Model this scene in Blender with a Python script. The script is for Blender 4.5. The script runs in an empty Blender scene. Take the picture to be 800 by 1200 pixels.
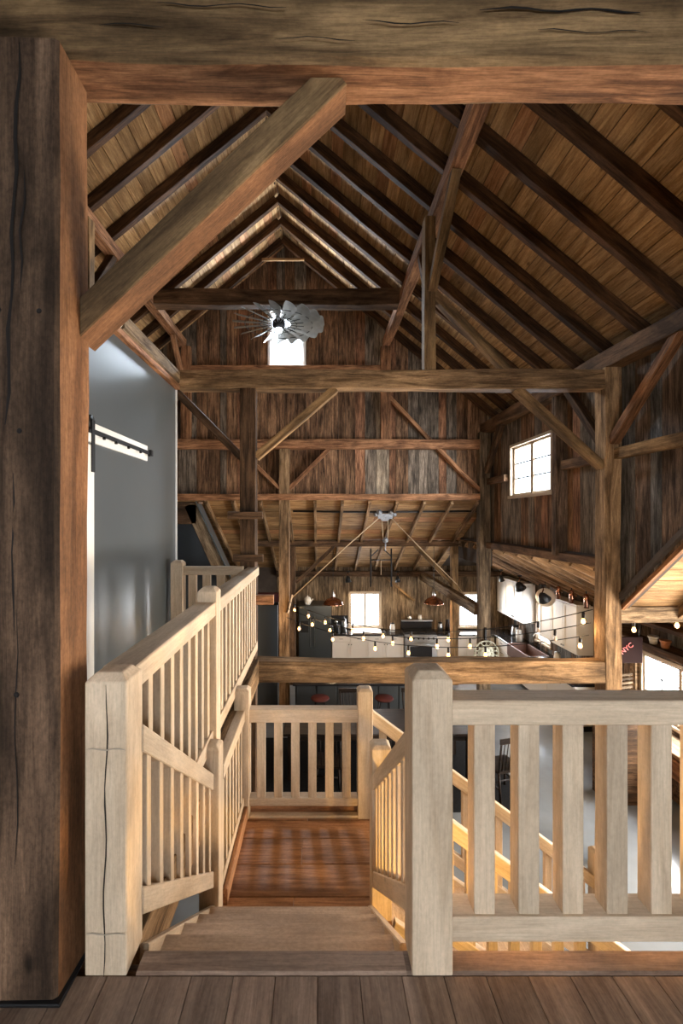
import bpy, bmesh, math, random
from mathutils import Vector, Matrix
random.seed(7)
SC = bpy.context.scene
COL = SC.collection

# ---------------------------------------------------------------- camera
# x right, y into the barn, z up; z = 0 is the loft floor, the eye is 1.6 m above it
cam_d = bpy.data.cameras.new('camera')
cam = bpy.data.objects.new('camera', cam_d); COL.objects.link(cam)
cam.location = (0, 0, 1.6)
cam.rotation_euler = (math.radians(90), 0, 0)
cam_d.sensor_fit = 'HORIZONTAL'; cam_d.sensor_width = 36
cam_d.lens = 36 * 533 / 800
cam_d.shift_x = 27 / 800; cam_d.shift_y = 8 / 800
cam_d.clip_start = 0.05
SC.camera = cam

# ---------------------------------------------------------------- sky and exposure
w = bpy.data.worlds.new('world'); SC.world = w; w.use_nodes = True
bg = w.node_tree.nodes['Background']
bg.inputs[0].default_value = (0.80, 0.90, 1.0, 1); bg.inputs[1].default_value = 6.0
vs = SC.view_settings
vs.view_transform = 'Standard'; vs.look = 'None'; vs.gamma = 1; vs.use_curve_mapping = False
vs.exposure = 1.08

# ---------------------------------------------------------------- daylight standing outside each window
def area(name, loc, target, sx, sy, power, col=(1.0, .96, .90), spread=180):
    l = bpy.data.lights.new(name, 'AREA'); l.shape = 'RECTANGLE'
    l.size, l.size_y, l.energy, l.color = sx, sy, power, col
    l.spread = math.radians(spread)
    o = bpy.data.objects.new(name, l); COL.objects.link(o)
    o.location = loc
    d = Vector(target) - Vector(loc)
    o.rotation_euler = d.to_track_quat('-Z', 'Y').to_euler()
    return o
area('daylight_gable', (-.66, 9.85, 5.3), (-.66, 0, 5.3), 1.3, 1.6, 430, (.82, .92, 1.0))
area('daylight_side_window', (4.0, 7.63, 2.5), (0, 7.63, 2.5), 1.9, 1.3, 160, (.92, .96, 1.0))
area('daylight_kitchen_window', (1.35, 13.7, -1.02), (1.35, 0, -1.02), 1.3, 1.4, 110)
area('daylight_kitchen_corner', (4.4, 13.7, -1.02), (4.4, 0, -1.02), 1.1, 1.4, 120)
area('daylight_sink_window', (5.95, 11.1, -.95), (0, 11.1, -.95), 1.0, 1.3, 90)
area('daylight_bench_window', (6.0, 6.6, -1.1), (0, 6.6, -1.6), 2.9, 1.3, 420)
area('daylight_wing_window', (6.05, 3.5, -.1), (0, 2.9, .9), 2.6, 2.6, 370, (1.0, .76, .48))
area('daylight_loft_window', (.2, -3.3, 1.55), (.2, 1.6, .25), 3.6, 1.7, 46, (1.0, .96, .90), 100)

# ---------------------------------------------------------------- helpers
W = {}
def attach(o, parent):
    if parent is not None:
        o.parent = parent
        o.matrix_parent_inverse = W[parent].inverted()
def link(o, M, parent=None):
    COL.objects.link(o); o.matrix_basis = M; W[o] = M.copy(); attach(o, parent); return o
def tag(o, label=None, cat=None, group=None, kind=None):
    if label: o['label'] = label
    if cat: o['category'] = cat
    if group: o['group'] = group
    if kind: o['kind'] = kind
    return o
def thing(name, loc, label, cat, group=None):
    o = bpy.data.objects.new(name, None); o.empty_display_size = .1
    link(o, Matrix.Translation(loc))
    return tag(o, label, cat, group)
def setting(name, loc=(0, 0, 0)):
    o = bpy.data.objects.new(name, None); link(o, Matrix.Translation(loc)); o['kind'] = 'structure'; return o
def copy_tree(o, D, parent=None):
    """copy of a thing, its parts and sub-parts, moved by the world matrix D"""
    c = o.copy(); COL.objects.link(c)
    if parent is None:
        c.parent = None; c.matrix_basis = D @ W[o]; W[c] = D @ W[o]
    else:
        c.parent = parent
    for ch in [x for x in o.children]: copy_tree(ch, D, c)
    return c
def mesh_from(verts, faces, name='m', smooth=False):
    m = bpy.data.meshes.new(name); m.from_pydata([tuple(v) for v in verts], [], faces); m.update()
    if smooth:
        for p in m.polygons: p.use_smooth = True
    return m
def put(name, m, mat, M, parent=None):
    o = bpy.data.objects.new(name, m)
    if mat is not None and not m.materials: m.materials.append(mat)
    return link(o, M, parent)
_cache = {}
def frame(p0, p1, up):
    x = (p1 - p0).normalized(); z = Vector(up) - x * x.dot(Vector(up))
    if z.length < 1e-4: z = Vector((0, 1, 0)) - x * x.y
    z.normalize(); y = z.cross(x)
    M = Matrix(((x.x, y.x, z.x, 0), (x.y, y.y, z.y, 0), (x.z, y.z, z.z, 0), (0, 0, 0, 1)))
    return Matrix.Translation((p0 + p1) / 2) @ M
def timber(name, p0, p1, w, h, mat, parent=None, up=(0, 0, 1), ch=.005, wob=0.0, cut=(0, 0)):
    """squared stick from p0 to p1 (centre line), w across, h along up; chamfered edges, wob = hewn waviness,
    cut = how much longer the upper edge is than the lower one at each end (a bevel cut)"""
    p0, p1 = Vector(p0), Vector(p1); L = (p1 - p0).length
    key = (round(L, 3), round(w, 4), round(h, 4), ch, wob, cut, mat.name, random.random() if wob else 0)
    m = _cache.get(key)
    if m is None:
        c = min(ch, w * .3, h * .3); a, b = w / 2, h / 2
        prof = [(a - c, -b), (a, -b + c), (a, b - c), (a - c, b), (-a + c, b), (-a, b - c), (-a, -b + c), (-a + c, -b)]
        n = max(1, int(L / .22)) if wob else 1
        V, F = [], []
        ph = [random.uniform(0, 6.28) for _ in range(8)]; fr = [random.uniform(1.2, 3.0) for _ in range(8)]
        for i in range(n + 1):
            t = -L / 2 + L * i / n
            for k, (y, z) in enumerate(prof):
                g = (k // 2) % 4
                dy = dz = 0
                if wob:
                    dy = wob * (math.sin(t * fr[g] + ph[g]) + .5 * random.uniform(-1, 1))
                    dz = wob * (math.sin(t * fr[g + 4] + ph[g + 4]) + .5 * random.uniform(-1, 1))
                xx = t
                if i == 0: xx -= cut[0] * (z / h)
                if i == n: xx += cut[1] * (z / h)
                V.append((xx, y + dy, z + dz))
            if i:
                o0 = (i - 1) * 8
                for k in range(8):
                    k2 = (k + 1) % 8
                    F.append((o0 + k, o0 + k2, o0 + 8 + k2, o0 + 8 + k))
        F.append(tuple(range(7, -1, -1))); F.append(tuple(range(n * 8, n * 8 + 8)))
        m = mesh_from(V, F, name); m.flip_normals() if False else None
        bm = bmesh.new(); bm.from_mesh(m); bmesh.ops.recalc_face_normals(bm, faces=bm.faces); bm.to_mesh(m); bm.free()
        if not wob or True: _cache[key] = m
    return put(name, m, mat, frame(p0, p1, up), parent)
def box(name, lo, hi, mat, parent=None, bev=.004, seg=1):
    lo, hi = Vector(lo), Vector(hi); d = hi - lo
    key = ('box', round(d.x, 4), round(d.y, 4), round(d.z, 4), bev, seg, mat.name)
    m = _cache.get(key)
    if m is None:
        bm = bmesh.new(); bmesh.ops.create_cube(bm, size=1)
        bmesh.ops.scale(bm, vec=d, verts=bm.verts)
        b = min(bev, min(d) * .3)
        if b > 0: bmesh.ops.bevel(bm, geom=list(bm.edges), offset=b, segments=seg, affect='EDGES')
        m = bpy.data.meshes.new(name); bm.to_mesh(m); bm.free(); _cache[key] = m
    return put(name, m, mat, Matrix.Translation((lo + hi) / 2), parent)
def prism(name, poly, thick, M, mat, parent=None):
    """2D polygon (x, y) extruded by thick along z, placed by M"""
    n = len(poly)
    V = [(x, y, -thick / 2) for x, y in poly] + [(x, y, thick / 2) for x, y in poly]
    F = [tuple(range(n - 1, -1, -1)), tuple(range(n, 2 * n))] + [(i, (i + 1) % n, n + (i + 1) % n, n + i) for i in range(n)]
    m = mesh_from(V, F, name)
    bm = bmesh.new(); bm.from_mesh(m); bmesh.ops.recalc_face_normals(bm, faces=bm.faces); bm.to_mesh(m); bm.free()
    return put(name, m, mat, M, parent)
def lathe(name, prof, loc, mat, parent=None, n=20, axis=None, smooth=True):
    V, F = [], []
    for r, z in prof:
        for k in range(n):
            a = 2 * math.pi * k / n; V.append((r * math.cos(a), r * math.sin(a), z))
    for i in range(len(prof) - 1):
        for k in range(n):
            k2 = (k + 1) % n
            F.append((i * n + k, i * n + k2, (i + 1) * n + k2, (i + 1) * n + k))
    if prof[0][0] > 1e-5: F.append(tuple(range(n - 1, -1, -1)))
    if prof[-1][0] > 1e-5: F.append(tuple(range((len(prof) - 1) * n, len(prof) * n)))
    m = mesh_from(V, F, name, smooth)
    bm = bmesh.new(); bm.from_mesh(m); bmesh.ops.remove_doubles(bm, verts=bm.verts, dist=1e-5)
    bmesh.ops.recalc_face_normals(bm, faces=bm.faces); bm.to_mesh(m); bm.free()
    M = Matrix.Translation(loc)
    if axis is not None: M = M @ Vector(axis).to_track_quat('Z', 'Y').to_matrix().to_4x4()
    return put(name, m, mat, M, parent)
def tube(name, pts, r, mat, parent=None, n=8):
    pts = [Vector(p) for p in pts]; c = sum(pts, Vector()) / len(pts)
    V, F = [], []
    for i, p in enumerate(pts):
        t = (pts[min(i + 1, len(pts) - 1)] - pts[max(i - 1, 0)]).normalized()
        a = t.cross(Vector((0, 0, 1)))
        if a.length < .05: a = t.cross(Vector((1, 0, 0)))
        a.normalize(); b = t.cross(a)
        for k in range(n):
            q = 2 * math.pi * k / n; V.append(p - c + a * r * math.cos(q) + b * r * math.sin(q))
        if i:
            for k in range(n):
                k2 = (k + 1) % n; F.append(((i - 1) * n + k, (i - 1) * n + k2, i * n + k2, i * n + k))
    F.append(tuple(range(n - 1, -1, -1))); F.append(tuple(range((len(pts) - 1) * n, len(pts) * n)))
    m = mesh_from(V, F, name, True)
    bm = bmesh.new(); bm.from_mesh(m); bmesh.ops.recalc_face_normals(bm, faces=bm.faces); bm.to_mesh(m); bm.free()
    return put(name, m, mat, Matrix.Translation(c), parent)
def crack(parent, pts, width, nrm, mat):
    """a drying crack: a thin dark sliver lying in a timber's face, following pts"""
    nrm = Vector(nrm); pts = [Vector(p) for p in pts]; c = sum(pts, Vector()) / len(pts)
    V, F = [], []
    for i, p in enumerate(pts):
        t = (pts[min(i + 1, len(pts) - 1)] - pts[max(i - 1, 0)]).normalized()
        s = t.cross(nrm).normalized()
        ww = width * (.25 if i in (0, len(pts) - 1) else random.uniform(.6, 1.15))
        V += [p - c + s * ww / 2 + nrm * .0012, p - c - s * ww / 2 + nrm * .0012]
        if i: F.append((2 * i - 2, 2 * i - 1, 2 * i + 1, 2 * i))
    return put('crack', mesh_from(V, F, 'crack'), mat, Matrix.Translation(c), parent)

# ---------------------------------------------------------------- materials
def srgb(r, g, b):
    f = lambda c: (c / 255 / 12.92) if c / 255 <= .04045 else ((c / 255 + .055) / 1.055) ** 2.4
    return (f(r), f(g), f(b), 1)
class NT:
    def __init__(s, name):
        s.m = bpy.data.materials.new(name); s.m.use_nodes = True; s.t = s.m.node_tree; s.n = s.t.nodes
        s.b = s.n['Principled BSDF']
    def add(s, typ, **k):
        x = s.n.new(typ)
        for a, v in k.items(): setattr(x, a, v)
        return x
    def l(s, a, b): s.t.links.new(a, b)
    def math(s, op, a, b=None, c=None):
        x = s.add('ShaderNodeMath', operation=op)
        for i, v in enumerate((a, b, c)):
            if v is None: continue
            if isinstance(v, (int, float)): x.inputs[i].default_value = v
            else: s.l(v, x.inputs[i])
        return x.outputs[0]
    def ramp(s, fac, stops, interp='LINEAR'):
        r = s.add('ShaderNodeValToRGB'); r.color_ramp.interpolation = interp
        while len(r.color_ramp.elements) < len(stops): r.color_ramp.elements.new(.5)
        for e, (p, c) in zip(r.color_ramp.elements, stops): e.position = p; e.color = c if len(c) == 4 else (*c, 1)
        s.l(fac, r.inputs[0]); return r.outputs[0]
    def mix(s, fac, a, b, typ='MIX'):
        x = s.add('ShaderNodeMix', data_type='RGBA', blend_type=typ)
        for i, v in ((0, fac), (6, a), (7, b)):
            if isinstance(v, (int, float)): x.inputs[i].default_value = v
            elif isinstance(v, tuple): x.inputs[i].default_value = v
            else: s.l(v, x.inputs[i])
        return x.outputs[2]
def wood(name, dark, light, alts=(), rough=.72, gs=1.0, var=.35, bump=.35, knots=0.0, blotch=.45, streak=.35, con=.12, speck=.22):
    N = NT(name)
    tc = N.add('ShaderNodeTexCoord'); oi = N.add('ShaderNodeObjectInfo')
    cx = N.add('ShaderNodeCombineXYZ')
    for i, k in enumerate((37.0, 91.0, 53.0)): N.l(N.math('MULTIPLY', oi.outputs['Random'], k), cx.inputs[i])
    va = N.add('ShaderNodeVectorMath', operation='ADD'); N.l(tc.outputs['Object'], va.inputs[0]); N.l(cx.outputs[0], va.inputs[1])
    def noise(sx, sy, sc, det, ro, dist=0.0):
        mp = N.add('ShaderNodeMapping'); mp.inputs['Scale'].default_value = (sx, sy, sy); N.l(va.outputs[0], mp.inputs[0])
        nz = N.add('ShaderNodeTexNoise'); nz.inputs['Scale'].default_value = sc; nz.inputs['Detail'].default_value = det
        nz.inputs['Roughness'].default_value = ro; nz.inputs['Distortion'].default_value = dist
        N.l(mp.outputs[0], nz.inputs['Vector']); return nz.outputs['Fac']
    grain = noise(.9 * gs, 11 * gs, 2.0, 7, .62, .8)
    fine = noise(5.0, 95.0, 1.6, 5, .65)
    spk = noise(28.0, 45.0, 1.6, 6, .7)
    big = noise(1.1, 3.2, 1.0, 4, .6, .4)
    col = N.ramp(grain, [(.5 - con, dark), (.5 + con, light)])
    r2 = N.math('FRACT', N.math('MULTIPLY', oi.outputs['Random'], 7.31))
    for i, (lo, hi, d2, l2) in enumerate(alts):
        c2 = N.ramp(grain, [(.5 - con, d2), (.5 + con, l2)])
        sel = N.math('MULTIPLY', N.math('GREATER_THAN', r2, lo), N.math('LESS_THAN', r2, hi))
        col = N.mix(sel, col, c2)
    v = N.math('ADD', N.math('MULTIPLY', N.ramp(big, [(.38, (0, 0, 0)), (.62, (1, 1, 1))]), blotch * 2), 1 - blotch)
    s = N.math('ADD', N.math('MULTIPLY', N.ramp(fine, [(.38, (0, 0, 0)), (.55, (1, 1, 1))]), streak), 1 - streak)
    q = N.math('ADD', N.math('MULTIPLY', oi.outputs['Random'], var), 1 - var / 2)
    tot = N.math('MULTIPLY', N.math('MULTIPLY', v, s), q)
    tot = N.math('MULTIPLY', tot, N.math('ADD', N.math('MULTIPLY', N.ramp(spk, [(.36, (0, 0, 0)), (.60, (1, 1, 1))]), speck), 1 - speck * .7))
    if knots:
        mp = N.add('ShaderNodeMapping'); mp.inputs['Scale'].default_value = (2.1, 4.3, 4.3); N.l(va.outputs[0], mp.inputs[0])
        vo = N.add('ShaderNodeTexVoronoi'); vo.inputs['Scale'].default_value = 1.0; N.l(mp.outputs[0], vo.inputs['Vector'])
        kk = N.ramp(vo.outputs['Distance'], [(.03, (1 - knots,) * 3), (.10, (1, 1, 1))])
        tot = N.math('MULTIPLY', tot, kk)
    hs = N.add('ShaderNodeHueSaturation'); N.l(tot, hs.inputs['Value']); N.l(col, hs.inputs['Color'])
    N.l(hs.outputs[0], N.b.inputs['Base Color'])
    N.b.inputs['Roughness'].default_value = rough; N.b.inputs['Specular IOR Level'].default_value = .16
    if bump:
        bp = N.add('ShaderNodeBump'); bp.inputs['Strength'].default_value = bump; bp.inputs['Distance'].default_value = .006
        N.l(N.math('ADD', grain, N.math('MULTIPLY', fine, .6)), bp.inputs['Height']); N.l(bp.outputs[0], N.b.inputs['Normal'])
    return N.m
def plain(name, col, rough=.5, metal=0.0, spec=.5, noise=0.0, nscale=6.0, emit=None, estr=0.0, bump=0.0):
    N = NT(name); c = col if len(col) == 4 else (*col, 1)
    N.b.inputs['Base Color'].default_value = c
    if noise or bump:
        tc = N.add('ShaderNodeTexCoord'); nz = N.add('ShaderNodeTexNoise'); nz.inputs['Scale'].default_value = nscale; nz.inputs['Detail'].default_value = 6
        N.l(tc.outputs['Object'], nz.inputs['Vector'])
        if noise:
            d = tuple(x * (1 - noise) for x in c[:3]) + (1,); l = tuple(min(1, x * (1 + noise)) for x in c[:3]) + (1,)
            N.l(N.ramp(nz.outputs['Fac'], [(.3, d), (.7, l)]), N.b.inputs['Base Color'])
        if bump:
            bp = N.add('ShaderNodeBump'); bp.inputs['Strength'].default_value = bump; bp.inputs['Distance'].default_value = .01
            N.l(nz.outputs['Fac'], bp.inputs['Height']); N.l(bp.outputs[0], N.b.inputs['Normal'])
    N.b.inputs['Roughness'].default_value = rough; N.b.inputs['Metallic'].default_value = metal
    N.b.inputs['Specular IOR Level'].default_value = spec
    if emit: N.b.inputs['Emission Color'].default_value = (*emit, 1); N.b.inputs['Emission Strength'].default_value = estr
    return N.m
def glass(name):
    m = bpy.data.materials.new(name); m.use_nodes = True; t = m.node_tree; t.nodes.clear()
    o = t.nodes.new('ShaderNodeOutputMaterial'); mx = t.nodes.new('ShaderNodeMixShader'); mx.inputs[0].default_value = .08
    a = t.nodes.new('ShaderNodeBsdfTransparent'); a.inputs[0].default_value = (.97, .98, 1, 1)
    g = t.nodes.new('ShaderNodeBsdfGlossy'); g.inputs['Roughness'].default_value = .03
    t.links.new(a.outputs[0], mx.inputs[1]); t.links.new(g.outputs[0], mx.inputs[2]); t.links.new(mx.outputs[0], o.inputs[0])
    return m
M = {}
M['hewn'] = wood('hewn_brown_oak', (.085, .048, .022), (.35, .215, .10), rough=.8, var=.15, bump=.6, gs=.6, blotch=.55, streak=.28, con=.17, knots=.6)
M['hewn_grey'] = wood('hewn_grey_brown', (.055, .030, .017), (.20, .115, .062), rough=.8, var=.12, bump=.7, gs=.55, blotch=.6, streak=.25, con=.19, knots=.6)
M['post_oak'] = wood('great_post_oak', (.045, .027, .017), (.165, .100, .060), rough=.8, var=.1, bump=.7, gs=.55, blotch=.6, streak=.25, con=.19, knots=.7, speck=.4)
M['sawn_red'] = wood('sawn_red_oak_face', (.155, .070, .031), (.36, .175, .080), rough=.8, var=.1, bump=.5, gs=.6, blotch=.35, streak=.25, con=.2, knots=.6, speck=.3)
M['hewn_dark'] = wood('dark_aged_timber', (.045, .026, .015), (.15, .085, .045), rough=.8, var=.25, bump=.5)
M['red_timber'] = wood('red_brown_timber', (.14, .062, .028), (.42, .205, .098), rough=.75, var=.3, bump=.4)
M['girder'] = wood('honey_brown_girder', (.13, .075, .035), (.40, .25, .13), rough=.75, var=.15, bump=.5, gs=.7)
M['rafter'] = wood('dark_rafter', (.03, .014, .006), (.11, .052, .022), rough=.75, var=.3, bump=.4)
M['pale'] = wood('pale_sawn_maple', (.47, .35, .235), (.66, .53, .385), rough=.62, var=.14, bump=.18, gs=.7, con=.24, blotch=.16, streak=.12, knots=.3, speck=.12)
M['board'] = wood('knotty_pine_roof_board', (.24, .13, .055), (.47, .29, .135), rough=.7, var=.45, bump=.25, knots=.65, blotch=.25, streak=.25,
                  alts=((.75, .9, (.25, .115, .05), (.48, .25, .12)),))
M['siding'] = wood('weathered_barn_siding', (.09, .047, .026), (.33, .185, .098), rough=.85, var=.4, bump=.6, blotch=.5, streak=.5,
                   alts=((.40, .66, (.08, .06, .043), (.28, .215, .155)), (.66, .88, (.11, .052, .028), (.36, .175, .09)), (.94, 1.0, (.14, .10, .07), (.40, .31, .21))))
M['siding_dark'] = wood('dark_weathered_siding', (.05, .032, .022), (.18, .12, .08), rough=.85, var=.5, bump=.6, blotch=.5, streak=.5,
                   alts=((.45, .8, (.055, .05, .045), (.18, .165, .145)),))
M['siding_pale'] = wood('grey_brown_wall_boards', (.09, .06, .036), (.29, .21, .13), rough=.85, var=.4, bump=.5, blotch=.4, streak=.4)
M['loftfloor'] = wood('brown_grey_floor_board', (.15, .095, .065), (.31, .215, .155), rough=.62, var=.3, bump=.15, blotch=.25, streak=.2, con=.2)
M['landing'] = wood('reddish_landing_board', (.20, .095, .045), (.40, .21, .11), rough=.42, var=.25, bump=.15, blotch=.3, streak=.2, knots=.4)
M['tread'] = wood('pale_brown_tread', (.42, .30, .20), (.60, .46, .33), rough=.55, var=.12, bump=.12, blotch=.2, streak=.12, con=.25)
M['crack'] = plain('crack_dark', (.012, .008, .006), .95)
M['stain'] = plain('grey_smudge', (.34, .28, .21), .8)
M['rug'] = plain('charcoal_rug', (.012, .012, .013), .95, spec=.1, noise=.3, nscale=40)
M['steelgrey'] = plain('blue_grey_painted_wall', (.085, .098, .106), .30, spec=.5, noise=.06, nscale=1.5)
M['whitepaint'] = plain('white_paint', (.80, .80, .78), .5)
M['black'] = plain('black_iron', (.012, .012, .013), .5, .3)
M['galv'] = plain('galvanised_blade', (.27, .27, .25), .5, .25, noise=.18, nscale=9)
M['copper'] = plain('copper', (.50, .25, .17), .22, 1.0)
M['chrome'] = plain('brushed_steel', (.55, .56, .57), .28, 1.0)
M['fridge'] = plain('dark_stainless', (.11, .125, .13), .35, .85)
M['cab'] = plain('white_cabinet_paint', (.66, .62, .56), .45)
M['counter'] = plain('black_stone_counter', (.02, .02, .022), .12, spec=.6)
M['concrete'] = plain('polished_blue_grey_concrete', (.20, .22, .235), .16, spec=.6, noise=.22, nscale=1.3)
M['island'] = plain('dark_grey_panel', (.05, .056, .06), .45)
M['darkwood'] = wood('near_black_wood', (.010, .007, .006), (.03, .02, .015), rough=.45, var=.2, bump=.1)
M['glass'] = glass('window_glass')
M['rope'] = plain('hemp_rope', (.48, .36, .22), .9, noise=.2, nscale=60)
M['bulb'] = plain('lit_amber_bulb', (1, .8, .5), .3, emit=(1.0, .44, .12), estr=4)
M['bulb_off'] = plain('clear_bulb', (.8, .7, .6), .1)
M['led'] = plain('lit_lamp_glass', (1, 1, 1), .3, emit=(.8, .9, 1.0), estr=12)
M['frame'] = plain('window_frame_pine', (.46, .36, .25), .5)
M['terracotta'] = plain('terracotta', (.40, .17, .08), .8, noise=.15)
M['ceramic'] = plain('white_ceramic', (.75, .73, .68), .35)
M['red'] = plain('dark_red_paint', (.075, .012, .010), .7)
M['signboard'] = plain('sign_board_black', (.022, .010, .008), .95, spec=.1)
M['sinkbrown'] = plain('brown_stone_sink', (.13, .07, .055), .45, noise=.15)
M['neon'] = plain('red_sign_letters', (.6, .1, .08), .4, emit=(1, .12, .08), estr=.08)
M['medal'] = plain('verdigris_white_metal', (.42, .42, .33), .7, .2, noise=.35, nscale=18)
M['plaster'] = plain('outer_sheathing', (.06, .045, .035), .9, noise=.2)
M['pewter'] = plain('cast_grey_metal', (.32, .34, .37), .45, .8, noise=.3, nscale=30)
# ================================================================ THE SETTING
ZL = -2.5                       # ground floor level
RX, SL, ZR = -.70, .83, 7.25    # ridge x, roof slope, underside of the boards at the ridge
def zroof(x): return ZR - SL * abs(x - RX)
Y0, Y1 = -2.6, 9.45             # nave length
BACK = 13.2                     # kitchen wall
XW = 5.5                        # outer wall of the right aisle

def wall_planks(parent, M0, u0, u1, zlo, zhi, holes, width, mat, thick=.025, name='plank', jit=.25):
    """upright boards along u (local y), height = local x; holes are (ua, ub, za, zb)"""
    br = {u0, u1}
    for h in holes: br |= {b for b in h[:2] if u0 < b < u1}
    br = sorted(br); cuts = []
    for a, b in zip(br, br[1:]):
        n = max(1, round((b - a) / width)); e = [a + (b - a) * i / n for i in range(n + 1)]
        for i in range(1, n): e[i] += random.uniform(-jit, jit) * width
        cuts += list(zip(e, e[1:]))
    for a, b in cuts:
        mid = (a + b) / 2; spans = [(None, None)]
        hs = sorted([h for h in holes if h[0] - 1e-6 <= mid <= h[1] + 1e-6], key=lambda h: h[2])
        spans, cur = [], None
        for h in hs: spans.append((cur, h[2])); cur = h[3]
        spans.append((cur, None))
        g = .004
        for s0, s1 in spans:
            za = zlo(a) if s0 is None else s0; zb = zlo(b) if s0 is None else s0
            zc = zhi(b) if s1 is None else s1; zd = zhi(a) if s1 is None else s1
            if max(zc, zd) - min(za, zb) < .02: continue
            c = (za + zb + zc + zd) / 4
            poly = [(za - c, a + g - mid), (zb - c, b - g - mid), (max(zc, zb + .003) - c, b - g - mid), (max(zd, za + .003) - c, a + g - mid)]
            off = random.uniform(-.004, .004)
            prism(name, poly, thick, M0 @ Matrix.Translation((c, mid, off)), mat, parent)
def sheet(name, M0, u0, u1, zlo, zhi, holes, mat, thick=.06, kinks=()):
    """the tight outer skin behind the boards: one mesh, with the same holes"""
    br = sorted({u0, u1} | {b for h in holes for b in h[:2] if u0 < b < u1} | set(kinks)); V, F = [], []
    for a, b in zip(br, br[1:]):
        mid = (a + b) / 2; cur = None
        hs = sorted([h for h in holes if h[0] <= mid <= h[1]], key=lambda h: h[2])
        for s0, s1 in [(None if i == 0 else hs[i - 1][3], hs[i][2] if i < len(hs) else None) for i in range(len(hs) + 1)]:
            q = [(zlo(a) if s0 is None else s0, a), (zlo(b) if s0 is None else s0, b), (zhi(b) if s1 is None else s1, b), (zhi(a) if s1 is None else s1, a)]
            o = len(V); V += [(x, y, -thick / 2) for x, y in q] + [(x, y, thick / 2) for x, y in q]
            F += [(o + 3, o + 2, o + 1, o), (o + 4, o + 5, o + 6, o + 7)] + [(o + i, o + (i + 1) % 4, o + 4 + (i + 1) % 4, o + 4 + i) for i in range(4)]
    o = put(name, mesh_from(V, F, name), mat, M0); o['kind'] = 'structure'; return o
def RY(y):   # wall facing -y at depth y: local x up, local y = world x, local z = thickness
    return Matrix(((0, 1, 0, 0), (0, 0, 1, y), (1, 0, 0, 0), (0, 0, 0, 1)))
def RXm(x):  # wall in a plane of constant x: local x up, local y = world y
    return Matrix(((0, 0, 1, x), (0, 1, 0, 0), (1, 0, 0, 0), (0, 0, 0, 1)))

# ---- windows
def window(name, plane, c, u0, u1, z0, z1, cols, rows, sashes=1, depth=.10, fw=.05, mb=.008, fmat='frame', st=.035):
    """plane 'x' or 'y' at coordinate c; u along the wall"""
    P = (lambda u, d, z: (u, c + d, z)) if plane == 'y' else (lambda u, d, z: (c + d, u, z))
    t = setting(name, P((u0 + u1) / 2, 0, z0))
    def bx(nm, ua, ub, d0, d1, za, zb, m):
        a, b = Vector(P(ua, d0, za)), Vector(P(ub, d1, zb))
        return box(nm, [min(i, j) for i, j in zip(a, b)], [max(i, j) for i, j in zip(a, b)], M[m], t, .003)
    h = depth / 2
    bx('jamb', u0, u0 + fw, -h, h, z0, z1, fmat); bx('jamb', u1 - fw, u1, -h, h, z0, z1, fmat)
    bx('head', u0, u1, -h, h, z1 - fw, z1, fmat); bx('sill', u0 - .03, u1 + .03, -h - .02, h, z0 - .03, z0 + .02, fmat)
    sw = (u1 - u0 - 2 * fw) / sashes
    for s in range(sashes):
        a = u0 + fw + s * sw; b = a + sw
        bx('stile', a, a + st, -.02, .02, z0 + .02, z1 - fw, fmat); bx('stile', b - st, b, -.02, .02, z0 + .02, z1 - fw, fmat)
        bx('rail', a, b, -.02, .02, z0 + .02, z0 + .06, fmat); bx('rail', a, b, -.02, .02, z1 - fw - .04, z1 - fw, fmat)
        gx = [a + .035 + (b - a - .07) * i / cols for i in range(cols + 1)]; gz = [z0 + .06 + (z1 - fw - z0 - .10) * i / rows for i in range(rows + 1)]
        for x in gx[1:-1]: bx('muntin', x - mb, x + mb, -.012, .012, z0 + .06, z1 - fw - .04, 'black')
        for z in gz[1:-1]: bx('muntin', a + .035, b - .035, -.012, .012, z - mb, z + mb, 'black')
        for i in range(cols):
            for j in range(rows): bx('pane', gx[i], gx[i + 1], -.002, .002, gz[j], gz[j + 1], 'glass')
    return t
GW = (-1.05, -.26, 4.76, 5.95)
RW = (6.87, 8.40, 2.00, 2.95)
KW = (.87, 1.83, -1.55, -.50)
KW2 = (4.03, 4.76, -1.55, -.52)
SW = (10.72, 11.46, -1.45, -.45)
BW = (5.30, 7.75, -1.62, -.62)
WW = (2.25, 4.85, -1.5, 1.05)
LW = [(-1.5, -.15, .75, 2.35), (.55, 1.9, .75, 2.35)]
window('window_1', 'y', 9.47, *GW, 1, 1, 1, fmat='whitepaint')
window('window_2', 'x', 3.60, *RW, 1, 3, 2, depth=.16, fmat='frame', mb=.012, st=.05)
window('window_3', 'y', BACK + .02, *KW, 1, 1, 2)
window('window_4', 'y', BACK + .02, *KW2, 1, 1, 1)
window('window_5', 'x', XW + .02, *SW, 1, 1, 1)
window('window_6', 'x', XW + .02, *BW, 2, 3, 3)
window('window_7', 'y', Y0 - .02, *LW[0], 2, 2, 1)
window('window_8', 'y', Y0 - .02, *LW[1], 2, 2, 1)

window('window_9', 'x', XW + .02, *WW, 2, 4, 2)

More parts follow.
